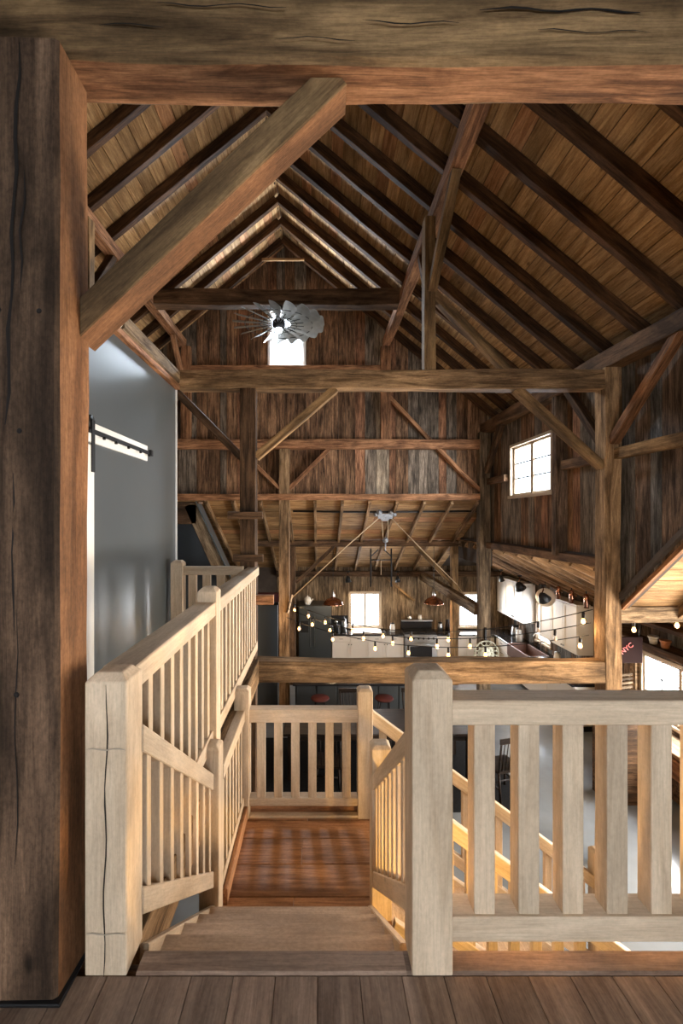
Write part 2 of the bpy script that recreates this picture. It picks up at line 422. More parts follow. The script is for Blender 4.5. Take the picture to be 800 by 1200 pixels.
# ---- walls
ztop = lambda x: zroof(x) + .02
far = sheet('wall_far_gable', RY(Y1 + .06), -5.0, 3.62, lambda x: 2.0, ztop, [GW], M['plaster'], kinks=(RX,))
wall_planks(far, RY(Y1 + .012), -4.95, 3.55, lambda x: 2.0, ztop, [GW, (RX, RX, 0, 0)], .21, M['siding'])
def zwing(y):   # lower edge of the right nave wall, cut along the cross gable
    if y >= 5.45: return 1.02
    if y <= 1.60: return -.3
    return .50 + .86 * min(5.40 - y, y - 1.65) if 1.65 < y < 5.40 else .5
right = sheet('wall_right', RXm(3.62), Y0, 9.5, zwing, lambda y: 3.62, [RW], M['plaster'], kinks=(1.60, 1.65, 3.52, 5.40, 5.45))
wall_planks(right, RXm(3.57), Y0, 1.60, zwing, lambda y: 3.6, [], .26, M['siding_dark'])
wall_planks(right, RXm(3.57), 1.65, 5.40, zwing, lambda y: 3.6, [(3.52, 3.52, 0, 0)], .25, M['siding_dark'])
wall_planks(right, RXm(3.57), 5.40, 9.45, lambda y: 1.02, lambda y: 3.6, [RW], .23, M['siding'])
# strip of wall above the right aisle roof, past the end of the nave
corner = sheet('wall_right_corner', RXm(3.60), 9.5, BACK, lambda y: .6, lambda y: max(.61, 2.05 - .49 * (y - 9.45)), [], M['plaster'])
wall_planks(corner, RXm(3.565), 9.5, 12.3, lambda y: .9, lambda y: max(.92, 2.0 - .49 * (y - 9.45)), [], .22, M['siding_pale'])
left = sheet('wall_left', RXm(-5.0), Y0, BACK + .1, lambda y: ZL, lambda y: 3.8, [], M['plaster'])
loftw = sheet('wall_behind', RY(Y0 - .06), -5.0, XW, lambda x: ZL, lambda x: max(3.0, ztop(x)), LW, M['plaster'], kinks=(RX, 3.6))
wall_planks(loftw, RY(Y0 - .015), -4.95, 3.55, lambda x: 0, ztop, LW + [(RX, RX, 0, 0)], .25, M['siding_pale'])
kit = sheet('wall_kitchen', RY(BACK + .06), -5.0, XW + .1, lambda x: ZL, lambda x: .45, [KW, KW2], M['plaster'])
wall_planks(kit, RY(BACK + .012), -1.2, XW, lambda x: ZL, lambda x: .4, [KW, KW2], .17, M['siding_pale'])
aisle = sheet('wall_aisle', RXm(XW + .06), Y0, BACK + .1, lambda y: ZL, lambda y: 2.4 if y < 5.4 else .25, [SW, BW, WW], M['plaster'], kinks=(5.399, 5.401))
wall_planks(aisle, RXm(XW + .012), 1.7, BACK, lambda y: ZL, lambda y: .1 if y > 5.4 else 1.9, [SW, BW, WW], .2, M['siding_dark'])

# ---- roof: outer deck, boards, rafters, purlins
ceil = setting('ceiling')
for sx in (-1, 1):
    nx, nz = sx * SL / math.hypot(1, SL), 1 / math.hypot(1, SL)      # outward normal of the slope
    dx, dz = sx * nz, -abs(nx)                                        # down the slope
    Ls = (3.66 - RX) / nz
    N = Vector((nx, 0, nz)); D = Vector((dx, 0, dz)); R0 = Vector((RX, 0, ZR))
    a = R0 + D * (Ls / 2 + .1) + N * .07
    timber('roof_deck', a + Vector((0, Y0 - .3, 0)), a + Vector((0, Y1 + .25, 0)), Ls + .35, .06, M['plaster'], ceil, up=N)
    nb = 30; wb = Ls / nb
    joints = [Y0, .22, 3.17, 6.12, Y1]
    for i in range(nb):
        c = R0 + D * (wb * (i + .5)) + N * (.0135 + random.uniform(-.002, .002))
        j = sorted({Y0, Y1} | set(random.sample([-.96, .81, 2.58, 4.35, 6.12, 7.89], 2)))
        for ya, yb in zip(j, j[1:]):
            timber('plank', c + Vector((0, ya + .002, 0)), c + Vector((0, yb - .002, 0)), wb - .006, .025, M['board'], ceil, up=N, ch=.004)
    for k in range(-14, 6):
        y = 6.12 + .59 * k
        a = R0 + D * (.10 if sx < 0 else .04) - N * .073; b = R0 + D * (Ls - .02) - N * .073
        timber('rafter', a + Vector((0, y, 0)), b + Vector((0, y, 0)), .085, .14, M['rafter'], ceil, up=N, wob=.004)
for x in (1.40, -2.80):
    timber('purlin', (x, Y0 + .1, 5.225), (x, 9.40, 5.225), .15, .17, M['red_timber'], ceil, wob=.006)
timber('plate', (3.45, Y0 + .1, 3.465), (3.45, 9.44, 3.465), .20, .20, M['hewn_grey'], ceil, wob=.008)
timber('plate', (-4.85, Y0 + .1, 3.465), (-4.85, 9.44, 3.465), .20, .20, M['hewn_grey'], ceil, wob=.008)
timber('collar_tie', (-1.12, 9.02, 6.74), (-.28, 9.02, 6.74), .04, .05, M['board'], ceil)
for yy in (6.12, 7.30, 7.89, 8.48):
    lathe('hook', [(.014 + .006 * math.cos(a), .006 * math.sin(a)) for a in [i * math.pi / 4 for i in range(9)]], (RX, yy - .02, 6.97), M['black'], ceil, n=10, axis=(1, .3, 0))

# lean-to roof over the kitchen (falls away from the viewer)
ceil2 = setting('ceiling_kitchen')
A, B = Vector((0, 9.40, 2.02)), Vector((0, BACK + .1, .155)); D = (B - A); Lr = D.length; D.normalize(); N = Vector((0, -D.z, D.y))
c = (A + B) / 2 + N * .06
timber('roof_deck', c + Vector((-5, 0, 0)), c + Vector((XW + .2, 0, 0)), Lr + .1, .05, M['plaster'], ceil2, up=N)
nb = 19
for i in range(nb):
    c = A + D * (Lr * (i + .5) / nb) + N * .0135
    x = random.uniform(.5, 2.0)
    for xa, xb in ((-4.9, x), (x, 3.56)): timber('plank', c + Vector((xa, 0, 0)), c + Vector((xb - .003, 0, 0)), Lr / nb - .006, .025, M['board'], ceil2, up=N)
for k in range(-4, 7):
    x = -.07 + .565 * k
    timber('rafter', A + D * .02 - N * .06 + Vector((x, 0, 0)), B - N * .06 + Vector((x, 0, 0)), .06, .12, M['girder'], ceil2, up=N)
# lean-to roof of the right aisle
ceil3 = setting('ceiling_aisle')
A, B = Vector((3.52, 0, 1.06)), Vector((XW + .1, 0, .02)); D = (B - A); Lr = D.length; D.normalize(); N = Vector((-D.z, 0, D.x))
c = (A + B) / 2 + N * .06
timber('roof_deck', c + Vector((0, 5.42, 0)), c + Vector((0, BACK + .1, 0)), Lr + .05, .05, M['plaster'], ceil3, up=N)
for i in range(11):
    c = A + D * (Lr * (i + .5) / 11) + N * .0135
    y = random.uniform(7.5, 10)
    for ya, yb in ((5.45, y), (y, BACK)): timber('plank', c + Vector((0, ya, 0)), c + Vector((0, yb - .003, 0)), Lr / 11 - .006, .025, M['board'], ceil3, up=N)
for k in range(14):
    y = 5.75 + .565 * k
    timber('rafter', A + D * .02 - N * .06 + Vector((0, y, 0)), B - N * .06 + Vector((0, y, 0)), .06, .12, M['girder'], ceil3, up=N)
# cross gable on the right, between the near and the middle bent
ceil4 = setting('ceiling_cross_gable')
for s, ya in ((1, 5.42), (-1, 1.63)):
    A, B = Vector((0, ya, .52)), Vector((0, 3.525, .52 + .86 * 1.895)); D = (B - A); Lr = D.length; D.normalize(); N = Vector((0, s * abs(D.z), abs(D.y)))
    c = (A + B) / 2 + N * .06
    timber('roof_deck', c + Vector((3.5, 0, 0)), c + Vector((XW + .3, 0, 0)), Lr + .1, .05, M['plaster'], ceil4, up=N)
    for i in range(12):
        c = A + D * (Lr * (i + .5) / 12) + N * .0135
        timber('plank', c + Vector((3.60, 0, 0)), c + Vector((XW + .1, 0, 0)), Lr / 12 - .006, .025, M['board'], ceil4, up=N)
    for x in (4.25, 4.85, 5.4):
        timber('rafter', A - N * .06 + Vector((x, 0, 0)), B - N * .06 + Vector((x, 0, 0)), .06, .12, M['girder'], ceil4, up=N)
    timber('rake_board', A - N * .02 + Vector((3.575, 0, 0)), B - N * .02 + Vector((3.575, 0, 0)), .05, .05, M['red_timber'], ceil4, up=N)

# ---- floors
V, F = [], []
def addbox(lo, hi):
    o = len(V)
    for z in (lo[2], hi[2]):
        for x, y in ((lo[0], lo[1]), (hi[0], lo[1]), (hi[0], hi[1]), (lo[0], hi[1])): V.append((x, y, z))
    F.extend([(o + 3, o + 2, o + 1, o), (o + 4, o + 5, o + 6, o + 7)] + [(o + i, o + (i + 1) % 4, o + 4 + (i + 1) % 4, o + 4 + i) for i in range(4)])
addbox((-4.95, Y0, -.30), (3.52, 1.655, -.022)); addbox((-4.95, 1.655, -.30), (-.74, 5.30, -.022))
floor = put('floor', mesh_from(V, F, 'floor'), M['hewn_dark'], Matrix.Identity(4)); floor['kind'] = 'structure'
x = -1.62; i = 0
while x < 3.45:
    wd = .147
    y1 = 5.28 if x + wd < -.80 else 1.592
    j = [Y0 + .02] + ([random.uniform(-1.4, 1.0)] if random.random() < .75 else []) + [y1]
    if y1 > 2: j.insert(-1, random.uniform(2.2, 4.2))
    for ya, yb in zip(j, j[1:]): timber('plank', (x + wd / 2, ya, -.011), (x + wd / 2, yb - .002, -.011), wd - .002, .022, M['loftfloor'], floor, ch=.0018)
    x += wd
timber('nosing_plank', (-.64, 1.640, -.010), (.31, 1.640, -.010), .090, .034, M['loftfloor'], floor, ch=.008)
timber('nosing_plank', (.31, 1.640, -.010), (3.40, 1.640, -.010), .090, .034, M['loftfloor'], floor, ch=.008)
timber('edge_beam', (-.715, 1.76, -.165), (-.715, 5.27, -.165), .05, .27, M['girder'], floor)
timber('edge_beam', (.36, 1.635, -.165), (3.40, 1.635, -.165), .04, .25, M['hewn_dark'], floor)
ground = put('floor_ground', mesh_from([(-5.1, Y0 - .2, ZL), (XW + .2, Y0 - .2, ZL), (XW + .2, BACK + .2, ZL), (-5.1, BACK + .2, ZL)], [(0, 1, 2, 3)], 'g'), M['concrete'], Matrix.Identity(4)); ground['kind'] = 'structure'

# ---- grey-painted room on the left of the hallway
gw = box('wall_grey_room', (-1.79, 1.72, 0.0), (-1.66, 5.28, 3.10), M['steelgrey'], None, 0); gw['kind'] = 'structure'
box('corner_trim', (-1.80, 5.28, 0.0), (-1.645, 5.30, 3.10), M['whitepaint'], gw, .002)
box('baseboard', (-1.66, 1.75, 0.0), (-1.645, 5.28, .11), M['steelgrey'], gw, .002)
gw2 = box('wall_grey_room_far', (-4.9, 5.16, 0.0), (-1.80, 5.28, 3.10), M['steelgrey'], None, 0); gw2['kind'] = 'structure'
lid = box('ceiling_grey_room', (-4.9, 1.72, 3.10), (-1.79, 5.28, 3.16), M['whitepaint'], None, 0); lid['kind'] = 'structure'

def second_face(o, mat, axis, sign):
    """one sawn face of a hewn timber has its own fresher colour"""
    m = o.data
    if len(m.materials) < 2: m.materials.append(mat)
    for p in m.polygons:
        if p.normal[axis] * sign > .9: p.material_index = 1
# ================================================================ TIMBER FRAMES
def brace(t, a, b, w, h, mat, up=(0, -1, 0)):
    return timber('brace', a, b, w, h, mat, t, up=up, wob=.003)
# near bent: the great post, tie beam and diagonal brace that frame the view
t = thing('timber_bent', (-1.0, 1.6, 0), 'huge nearest timber frame with cracked post, overhead beam and diagonal brace', 'timber frame')
post = timber('post', (-1.03, 1.605, ZL), (-1.03, 1.605, 3.19), .34, .21, M['post_oak'], t, up=(0, -1, 0), ch=.012, wob=.004)
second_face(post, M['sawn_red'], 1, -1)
tb = timber('tie_beam', (-4.9, 1.66, 3.335), (3.55, 1.66, 3.335), .19, .30, M['hewn'], t, ch=.02, wob=.009)
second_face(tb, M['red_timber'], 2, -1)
for x0, z0, n, wd in ((-.55, 3.36, 9, .006), (.15, 3.30, 7, .005), (.55, 3.345, 11, .008), (-.15, 3.245, 6, .004), (.75, 3.27, 8, .004), (-.75, 3.29, 5, .005)):
    crack(tb, [(x0 + .055 * i, 1.5555, z0 + .006 * math.sin(i * 1.3 + x0 * 9) - .001 * i) for i in range(n)], wd, (0, -1, 0), M['crack'])
timber('beam_cap', (-1.32, 1.62, 3.53), (3.4, 1.62, 3.53), .24, .08, M['hewn_grey'], t, wob=.006)
br = timber('brace', (-.90, 1.70, 2.285), (.065, 1.70, 3.205), .105, .13, M['hewn'], t, up=(0, -1, 0), ch=.004, wob=.0015)
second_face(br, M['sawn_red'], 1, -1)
timber('post', (3.43, 1.605, ZL), (3.43, 1.605, 3.36), .2, .2, M['hewn_grey'], t, up=(0, -1, 0), wob=.004)
fy = 1.499
crack(post, [(-.985 + .006 * math.sin(i * 1.9) - .0035 * i, fy, 3.17 - i * .105) for i in range(13)], .012, (0, -1, 0), M['crack'])
crack(post, [(-.968 + .008 * math.sin(i * 2.3) - .004 * i, fy, 2.75 - i * .1) for i in range(5)], .007, (0, -1, 0), M['crack'])
crack(post, [(-1.005 + .005 * math.sin(i * 2.1), fy, 1.75 - i * .13) for i in range(5)], .008, (0, -1, 0), M['crack'])
crack(post, [(-.995 + .006 * math.sin(i * 1.7), fy, 1.30 - i * .14) for i in range(7)], .005, (0, -1, 0), M['crack'])
for x, z in ((-1.055, 2.29), (-.92, 2.285), (-.985, 1.89), (-.995, 1.02)):
    lathe('peg', [(0, .003), (.008, .002), (.010, 0)], (x, fy, z), M['crack'], post, n=10, axis=(0, -1, 0))
box('base_plate', (-1.21, 1.485, 0), (-.845, 1.72, .012), M['black'], t, .003)

# middle bent
t = thing('timber_bent', (3.43, 5.4, ZL), 'middle timber frame spanning the hall with a long tie beam and queen post', 'timber frame')
timber('tie_beam', (-4.9, 5.40, 3.235), (3.36, 5.40, 3.235), .18, .22, M['girder'], t, wob=.008)
timber('post', (3.435, 5.40, ZL), (3.435, 5.40, 3.37), .19, .20, M['girder'], t, up=(0, -1, 0), wob=.006)
timber('post', (-.825, 5.40, ZL), (-.825, 5.40, 3.125), .18, .20, M['hewn_dark'], t, up=(0, -1, 0), wob=.004)
timber('girder', (-.73, 5.40, -.195), (3.34, 5.40, -.195), .20, .25, M['girder'], t, wob=.009)
brace(t, (2.34, 5.40, 3.14), (3.36, 5.40, 2.22), .09, .13, M['hewn'])
brace(t, (-.74, 5.40, 2.33), (.20, 5.40, 3.14), .09, .12, M['hewn'])
brace(t, (-.91, 5.40, 2.33), (-1.72, 5.40, 3.14), .09, .12, M['hewn_dark'])
timber('queen_post', (1.31, 5.40, 3.33), (1.31, 5.40, 5.15), .13, .14, M['hewn'], t, up=(0, -1, 0), wob=.004)
brace(t, (1.33, 5.34, 4.28), (1.40, 4.62, 5.16), .09, .10, M['hewn'], up=(1, 0, 0))
brace(t, (1.33, 5.46, 4.28), (1.40, 6.18, 5.16), .09, .10, M['hewn_grey'], up=(1, 0, 0))
brace(t, (1.36, 5.40, 4.26), (2.26, 5.40, 3.33), .09, .12, M['hewn'])
timber('queen_post', (-2.75, 5.40, 3.33), (-2.75, 5.40, 5.15), .13, .14, M['hewn'], t, up=(0, -1, 0), wob=.004)
brace(t, (-2.77, 5.34, 4.28), (-2.80, 4.62, 5.16), .09, .10, M['hewn_grey'], up=(1, 0, 0))
brace(t, (-2.77, 5.46, 4.28), (-2.80, 6.18, 5.16), .09, .10, M['hewn_grey'], up=(1, 0, 0))
brace(t, (-2.80, 5.40, 4.26), (-3.70, 5.40, 3.33), .09, .12, M['hewn'])
brace(t, (3.44, 5.31, 2.50), (3.44, 4.30, 3.40), .09, .11, M['red_timber'], up=(1, 0, 0))
brace(t, (3.44, 5.49, 2.50), (3.44, 6.30, 3.40), .09, .11, M['hewn_dark'], up=(1, 0, 0))
timber('wing_tie', (3.53, 5.42, .475), (XW, 5.42, .475), .17, .19, M['siding_pale'], t, wob=.006)
for z, xa, xb in ((1.64, -1.045, -.645), (1.145, -.985, -.64)):
    timber('ladder_rung', (xa, 5.26, z), (xb, 5.26, z), .07, .085, M['hewn_dark'], t, wob=.003)
timber('beam_stub', (-.74, 5.38, .645), (-.53, 5.38, .645), .10, .11, M['red_timber'], t)

# end bent in front of the gable wall
t = thing('timber_bent', (3.41, 9.38, ZL), 'far end timber frame against the gable boards, with crossing braces', 'timber frame')
timber('tie_beam', (-4.85, 9.36, 3.13), (3.30, 9.36, 3.13), .14, .20, M['red_timber'], t, wob=.004)
timber('girt', (-4.85, 9.36, 2.045), (3.30, 9.36, 2.045), .14, .13, M['red_timber'], t, wob=.003)
timber('girt', (-2.62, 9.38, 4.70), (1.30, 9.38, 4.70), .10, .11, M['red_timber'], t)
timber('post', (3.41, 9.40, ZL), (3.41, 9.40, 3.38), .22, .20, M['siding_pale'], t, up=(0, -1, 0), wob=.005)
timber('post', (-.70, 9.38, ZL), (-.70, 9.38, 3.04), .21, .16, M['girder'], t, up=(0, -1, 0), wob=.004)
for x in (1.38, -2.72):
    timber('queen_post', (x, 9.37, 3.22), (x, 9.37, 5.14), .20, .12, M['red_timber'], t, up=(0, -1, 0))
brace(t, (1.46, 9.37, 4.10), (2.28, 9.37, 3.22), .08, .12, M['red_timber'])
brace(t, (2.46, 9.37, 3.04), (3.32, 9.37, 2.18), .08, .12, M['red_timber'])
brace(t, (-.60, 9.37, 2.22), (.22, 9.37, 3.04), .08, .12, M['red_timber'])
brace(t, (-.80, 9.37, 2.22), (-1.62, 9.37, 3.04), .08, .12, M['red_timber'])
brace(t, (-2.80, 9.30, 4.55), (-2.80, 8.75, 5.16), .08, .10, M['red_timber'], up=(1, 0, 0))
brace(t, (3.44, 9.30, 2.55), (3.44, 8.55, 3.38), .09, .11, M['hewn_dark'], up=(1, 0, 0))
timber('tie_beam_low', (3.33, 9.50, -.30), (3.0, 13.15, -.05), .16, .22, M['siding_pale'], t)

# beams on the right nave wall and the cross beam under the roof
tr = setting('trim_1', (3.5, 5, 1))
timber('girt', (3.49, 1.75, 2.36), (3.49, 5.30, 2.36), .10, .13, M['hewn'], tr, wob=.003)
timber('girt', (3.49, 5.50, 2.36), (3.49, 6.46, 2.36), .10, .13, M['hewn_grey'], tr)
timber('girt', (3.49, 8.44, 2.36), (3.49, 9.30, 2.36), .10, .13, M['hewn_grey'], tr)
timber('stud', (3.49, 6.56, 1.08), (3.49, 6.56, 3.36), .11, .20, M['siding_dark'], tr, up=(1, 0, 0))
timber('bottom_girt', (3.49, 5.50, 1.06), (3.49, 9.30, 1.06), .12, .12, M['hewn_grey'], tr, wob=.004)
cb = thing('cross_beam', (-.7, 7.6, 5.13), 'dark streaked hewn cross beam carrying the windmill fan under the roof', 'beam')
timber('beam', (-2.74, 7.60, 5.265), (1.33, 7.60, 5.265), .20, .26, M['hewn_grey'], cb, wob=.01)
# top beam of the grey wall, with the lighter half log on it
gb = thing('wall_beam', (-1.69, 3.5, 3.10), 'brown timber with a white-painted log end lying on top of the blue-grey wall', 'beam')
timber('beam', (-1.70, 1.80, 3.13), (-1.70, 5.29, 3.13), .18, .06, M['red_timber'], gb, wob=.002)
timber('upper_log', (-1.70, 3.78, 3.25), (-1.70, 5.29, 3.25), .18, .18, M['siding_pale'], gb, ch=.03, wob=.002)
lathe('white_end', [(0, .012), (.080, .010), (.088, 0)], (-1.70, 3.775, 3.25), M['whitepaint'], gb, n=20, axis=(0, -1, 0))
# kitchen roof beams
kb = thing('kitchen_purlin_frame', (3.37, 11.3, ZL), 'timber purlin beam on a braced post above the kitchen', 'timber frame')
timber('purlin', (-1.6, 11.3, .99), (3.46, 11.3, .99), .14, .15, M['hewn_dark'], kb, wob=.004)
timber('post', (3.37, 11.3, ZL), (3.37, 11.3, .92), .16, .16, M['hewn'], kb, up=(0, -1, 0))
brace(kb, (2.40, 11.3, .93), (3.30, 11.3, -.02), .08, .12, M['hewn'])
brace(kb, (.40, 11.3, .93), (-.55, 11.3, .02), .08, .12, M['hewn_dark'])
timber('post', (-.65, 11.3, ZL), (-.65, 11.3, .92), .16, .16, M['hewn_dark'], kb, up=(0, -1, 0))
kp = thing('wall_plate', (1, 13.1, .05), 'dark wall plate along the head of the kitchen wall', 'beam')
timber('beam', (-1.2, 13.10, .02), (XW, 13.10, .02), .14, .15, M['hewn_dark'], kp, wob=.004)
for a, b in (((1.9, 13.1, -.05), (2.75, 13.1, -.75)), ((-.05, 13.1, -.05), (-.85, 13.1, -.75))): brace(kp, a, b, .06, .10, M['hewn'])
# ================================================================ STAIRS AND RAILINGS
RISE, RUN = .19, .27
ZP = -5 * RISE                              # landing level
st = thing('staircase', (-.13, 2.3, ZP), 'pale wooden steps going down from the loft to a reddish plank landing', 'staircase')
for k in range(5):
    y = 1.672 + RUN * k; zt = -RISE * k
    timber('riser', (-.655, y, zt - RISE / 2 - .02), (.315, y, zt - RISE / 2 - .02), .02, RISE - .02, M['tread'], st)
    if k: timber('tread', (-.655, y - RUN / 2 + .012, zt - .017), (.315, y - RUN / 2 + .012, zt - .017), RUN + .025, .034, M['tread'], st, ch=.008)
for x in (-.672, .332):
    timber('skirt_board', (x, 1.74, -.175), (x, 2.87, -.175 - 1.13 * .72), .034, .24, M['pale'], st, cut=(.12, -.12))
for i, (ya, yb) in enumerate(((2.755, 3.07), (3.07, 3.36), (3.36, 3.63), (3.63, 3.845), (3.845, 3.93))):
    xs = [-.70, .46] if i % 2 else [-.70, random.uniform(-.3, .1), .46]
    for xa, xb in zip(xs, xs[1:]):
        timber('plank', (xa + .0015, (ya + yb) / 2, ZP - .018), (xb - .0015, (ya + yb) / 2, ZP - .018), yb - ya - .006, .036, M['landing'], st, ch=.004)
timber('landing_edge', (-.585, 3.895, ZP + .012), (.335, 3.895, ZP + .012), .06, .024, M['pale'], st)
timber('kick_board', (-.70, 3.965, ZP + .04), (.46, 3.965, ZP + .04), .03, .16, M['landing'], st)
timber('landing_skirt', (-.615, 3.0, ZP + .055), (-.615, 3.86, ZP + .055), .03, .11, M['landing'], st)
timber('joist', (-.70, 3.86, ZP - .14), (.46, 3.86, ZP - .14), .05, .20, M['hewn'], st)
timber('joist', (-.70, 2.80, ZP - .14), (.46, 2.80, ZP - .14), .05, .20, M['hewn'], st)
for x, y in ((-.66, 2.83), (.41, 2.83), (-.66, 3.82), (.41, 3.82)):
    timber('support_post', (x, y, ZL), (x, y, ZP - .24), .09, .09, M['hewn'], st, up=(0, -1, 0))

def newel(t, x0, x1, y0, y1, z0, z1, ch=.028):
    """square newel with a chamfered top"""
    c = ch; b = .004
    poly = []
    V, F = [], []
    rings = [(0, z0), (0, z1 - c), (c, z1)]
    for d, z in rings: V += [(x0 + d, y0 + d, z), (x1 - d, y0 + d, z), (x1 - d, y1 - d, z), (x0 + d, y1 - d, z)]
    F = [(3, 2, 1, 0), (8, 9, 10, 11)]
    for r in range(2):
        for i in range(4): F.append((r * 4 + i, r * 4 + (i + 1) % 4, r * 4 + 4 + (i + 1) % 4, r * 4 + 4 + i))
    C = Vector(((x0 + x1) / 2, (y0 + y1) / 2, (z0 + z1) / 2))
    # local x runs up the post, so the grain does too
    R = Matrix(((0, 1, 0), (0, 0, 1), (1, 0, 0))).to_4x4(); Ri = R.inverted()
    m = mesh_from([Ri @ (Vector(v) - C) for v in V], F, 'newel')
    bm = bmesh.new(); bm.from_mesh(m); bmesh.ops.bevel(bm, geom=[e for e in bm.edges], offset=b, segments=1, affect='EDGES')
    bmesh.ops.recalc_face_normals(bm, faces=bm.faces); bm.to_mesh(m); bm.free()
    return put('newel_post', m, M['pale'], Matrix.Translation(C) @ R, t)
def bal(t, x, y, z0, z1, w, d, cut=0.0, axis='y'):
    """baluster; cut = slope of its ends along axis"""
    up = (0, -1, 0)
    if axis == 'x': up = (1, 0, 0)
    h, ww = (d, w) if axis != 'x' else (w, d)
    return timber('baluster', (x, y, z0), (x, y, z1), ww, h, M['pale'], t, up=up, ch=.003)

# front balustrade right of the stair head
t = thing('balustrade', (.4, 1.66, 0), 'wide pale balustrade along the loft edge, from the right newel to the right wall', 'railing')
newel(t, .328, .470, 1.590, 1.732, 0, 1.062)
timber('top_rail', (.470, 1.675, .907), (3.36, 1.675, .907), .11, .088, M['pale'], t, ch=.005)
timber('bottom_rail', (.470, 1.675, .134), (3.36, 1.675, .134), .11, .090, M['pale'], t, ch=.005)
for i in range(18): bal(t, .598 + .1592 * i, 1.673, .176, .866, .075, .075)
# guard along the upper hallway, left of the stairs
t = thing('balustrade', (-.75, 1.66, 0), 'long pale balustrade guarding the upper hallway beside the blue-grey wall', 'railing')
nl = newel(t, -.817, -.671, 1.590, 1.736, 0, 1.055)
crack(nl, [(-.744 + .012 * (z - .5) + .004 * math.sin(z * 17), 1.589, z) for z in [1.02 - .06 * i for i in range(18)]], .005, (0, -1, 0), M['crack'])
for zz, ww in ((.795, .005), (.150, .006)):
    crack(nl, [(-.812 + .14 * i / 6, 1.5885, zz + .003 * math.sin(i * 1.7)) for i in range(7)], ww, (0, -1, 0), M['stain'])
newel(t, -.815, -.685, 3.06, 3.19, 0, 1.135)
for ya, yb in ((1.736, 3.06), (3.19, 5.29)):
    timber('top_rail', (-.757, ya, .992), (-.757, yb, .992), .13, .095, M['pale'], t)
    timber('bottom_rail', (-.757, ya, .125), (-.757, yb, .125), .10, .10, M['pale'], t)
    n = round((yb - ya) / .152)
    for i in range(n): bal(t, -.745, ya + (yb - ya) * (i + .5) / n, .172, .948, .05, .05)
# end of the hallway
t = thing('balustrade', (-1.3, 5.0, 0), 'short balustrade closing the far end of the upper hallway', 'railing')
newel(t, -1.61, -1.48, 4.95, 5.08, 0, 1.145)
timber('top_rail', (-1.48, 5.02, 1.03), (-.83, 5.02, 1.03), .09, .09, M['pale'], t)
timber('bottom_rail', (-1.48, 5.02, .125), (-.83, 5.02, .125), .09, .09, M['pale'], t)
for i in range(4): bal(t, -1.385 + .155 * i, 5.02, .17, .986, .085, .06)
# stair rails beside the steps
def stair_rail(t, x, ya, za, yb, zb, zla, zlb, n, w=.055):
    timber('top_rail', (x, ya, za), (x, yb, zb), w, .085, M['pale'], t, ch=.004, cut=(.06, -.06))
    timber('bottom_rail', (x, ya, zla), (x, yb, zlb), w, .085, M['pale'], t, ch=.004, cut=(.06, -.06))
    for i in range(n):
        f = (i + .5) / n; y = ya + (yb - ya) * f
        bal(t, x, y, zla + (zlb - zla) * f + .03, za + (zb - za) * f - .02, .042, .042)
YN = 2.88
t = thing('stair_railing', (-.69, YN, ZP), 'sloping stair railing with square newel on the left of the steps', 'railing')
newel(t, -.757, -.630, YN, YN + .13, ZP, .157, .022)
stair_rail(t, -.690, 1.728, .768, YN + .005, -.072, .150, -.688, 8)
timber('top_rail', (-.668, YN + .13, -.078), (-.668, 3.863, -.078), .085, .095, M['pale'], t)
timber('bottom_rail', (-.668, YN + .13, -.805), (-.668, 3.863, -.805), .07, .07, M['pale'], t)
for i in range(7): bal(t, -.664, YN + .13 + .853 * (i + .5) / 7, -.775, -.12, .045, .045)
t = thing('stair_railing', (.40, YN, ZP), 'sloping stair railing with square newel on the right of the steps', 'railing')
newel(t, .338, .465, YN, YN + .13, ZP, .157, .022)
stair_rail(t, .372, 1.728, .768, YN + .005, -.072, .150, -.688, 9)
# railing across the far side of the landing
t = thing('landing_railing', (-.1, 3.9, ZP), 'straight pale railing across the far side of the stair landing', 'railing')
newel(t, -.717, -.590, 3.863, 3.990, ZP - .3, .150, .022)
newel(t, .335, .462, 3.863, 3.990, ZP - .3, .150, .022)
timber('top_rail', (-.590, 3.93, -.085), (.335, 3.93, -.085), .10, .112, M['pale'], t)
timber('bottom_rail', (-.590, 3.93, -.820), (.335, 3.93, -.820), .10, .066, M['pale'], t)
for i in range(6): bal(t, -.492 + .1465 * i, 3.925, -.79, -.14, .071, .06)
# lower flight going down to the right
st2 = thing('staircase', (1.4, 3.4, ZL), 'lower stair flight descending to the right behind the front balusters', 'staircase')
NR = 8; rise, run = (ZP - ZL) / NR, .262
for j in range(NR):
    x = .47 + run * j; z = ZP - rise * (j + 1)
    if j < NR - 1: timber('tread', (x + run / 2, 2.99, z - .017), (x + run / 2, 3.86, z - .017), run + .03, .034, M['tread'], st2, ch=.006)
    timber('riser', (x + .005, 2.99, z + rise / 2 - .015), (x + .005, 3.86, z + rise / 2 - .015), .018, rise - .03, M['tread'], st2)
xe = .47 + run * (NR - 1); ze = ZP - rise * NR
for y in (2.965, 3.885): timber('stringer', (.47, y, ZP - .19), (xe, y, ze + .10), .05, .25, M['pale'], st2, cut=(.1, -.1))
def slope_rail(label, y):
    t = thing('stair_railing', (1.5, y, ZP - 1), label, 'railing')
    s = -.742; xa, xb = .465, 2.36
    timber('top_rail', (xa, y, -.110), (xb, y, -.110 + s * (xb - xa)), .06, .095, M['pale'], t, cut=(.06, -.06))
    timber('bottom_rail', (xa, y, -.80), (xb, y, -.80 + s * (xb - xa)), .06, .085, M['pale'], t, cut=(.06, -.06))
    for i in range(13):
        x = xa + .09 + .142 * i; d = s * (x - xa)
        timber('baluster', (x, y, -.77 + d), (x, y, -.13 + d), .06, .045, M['pale'], t, up=(0, -1, 0), ch=.003)
    newel(t, xb, xb + .127, y - .063, y + .064, ZL, -1.25, .022)
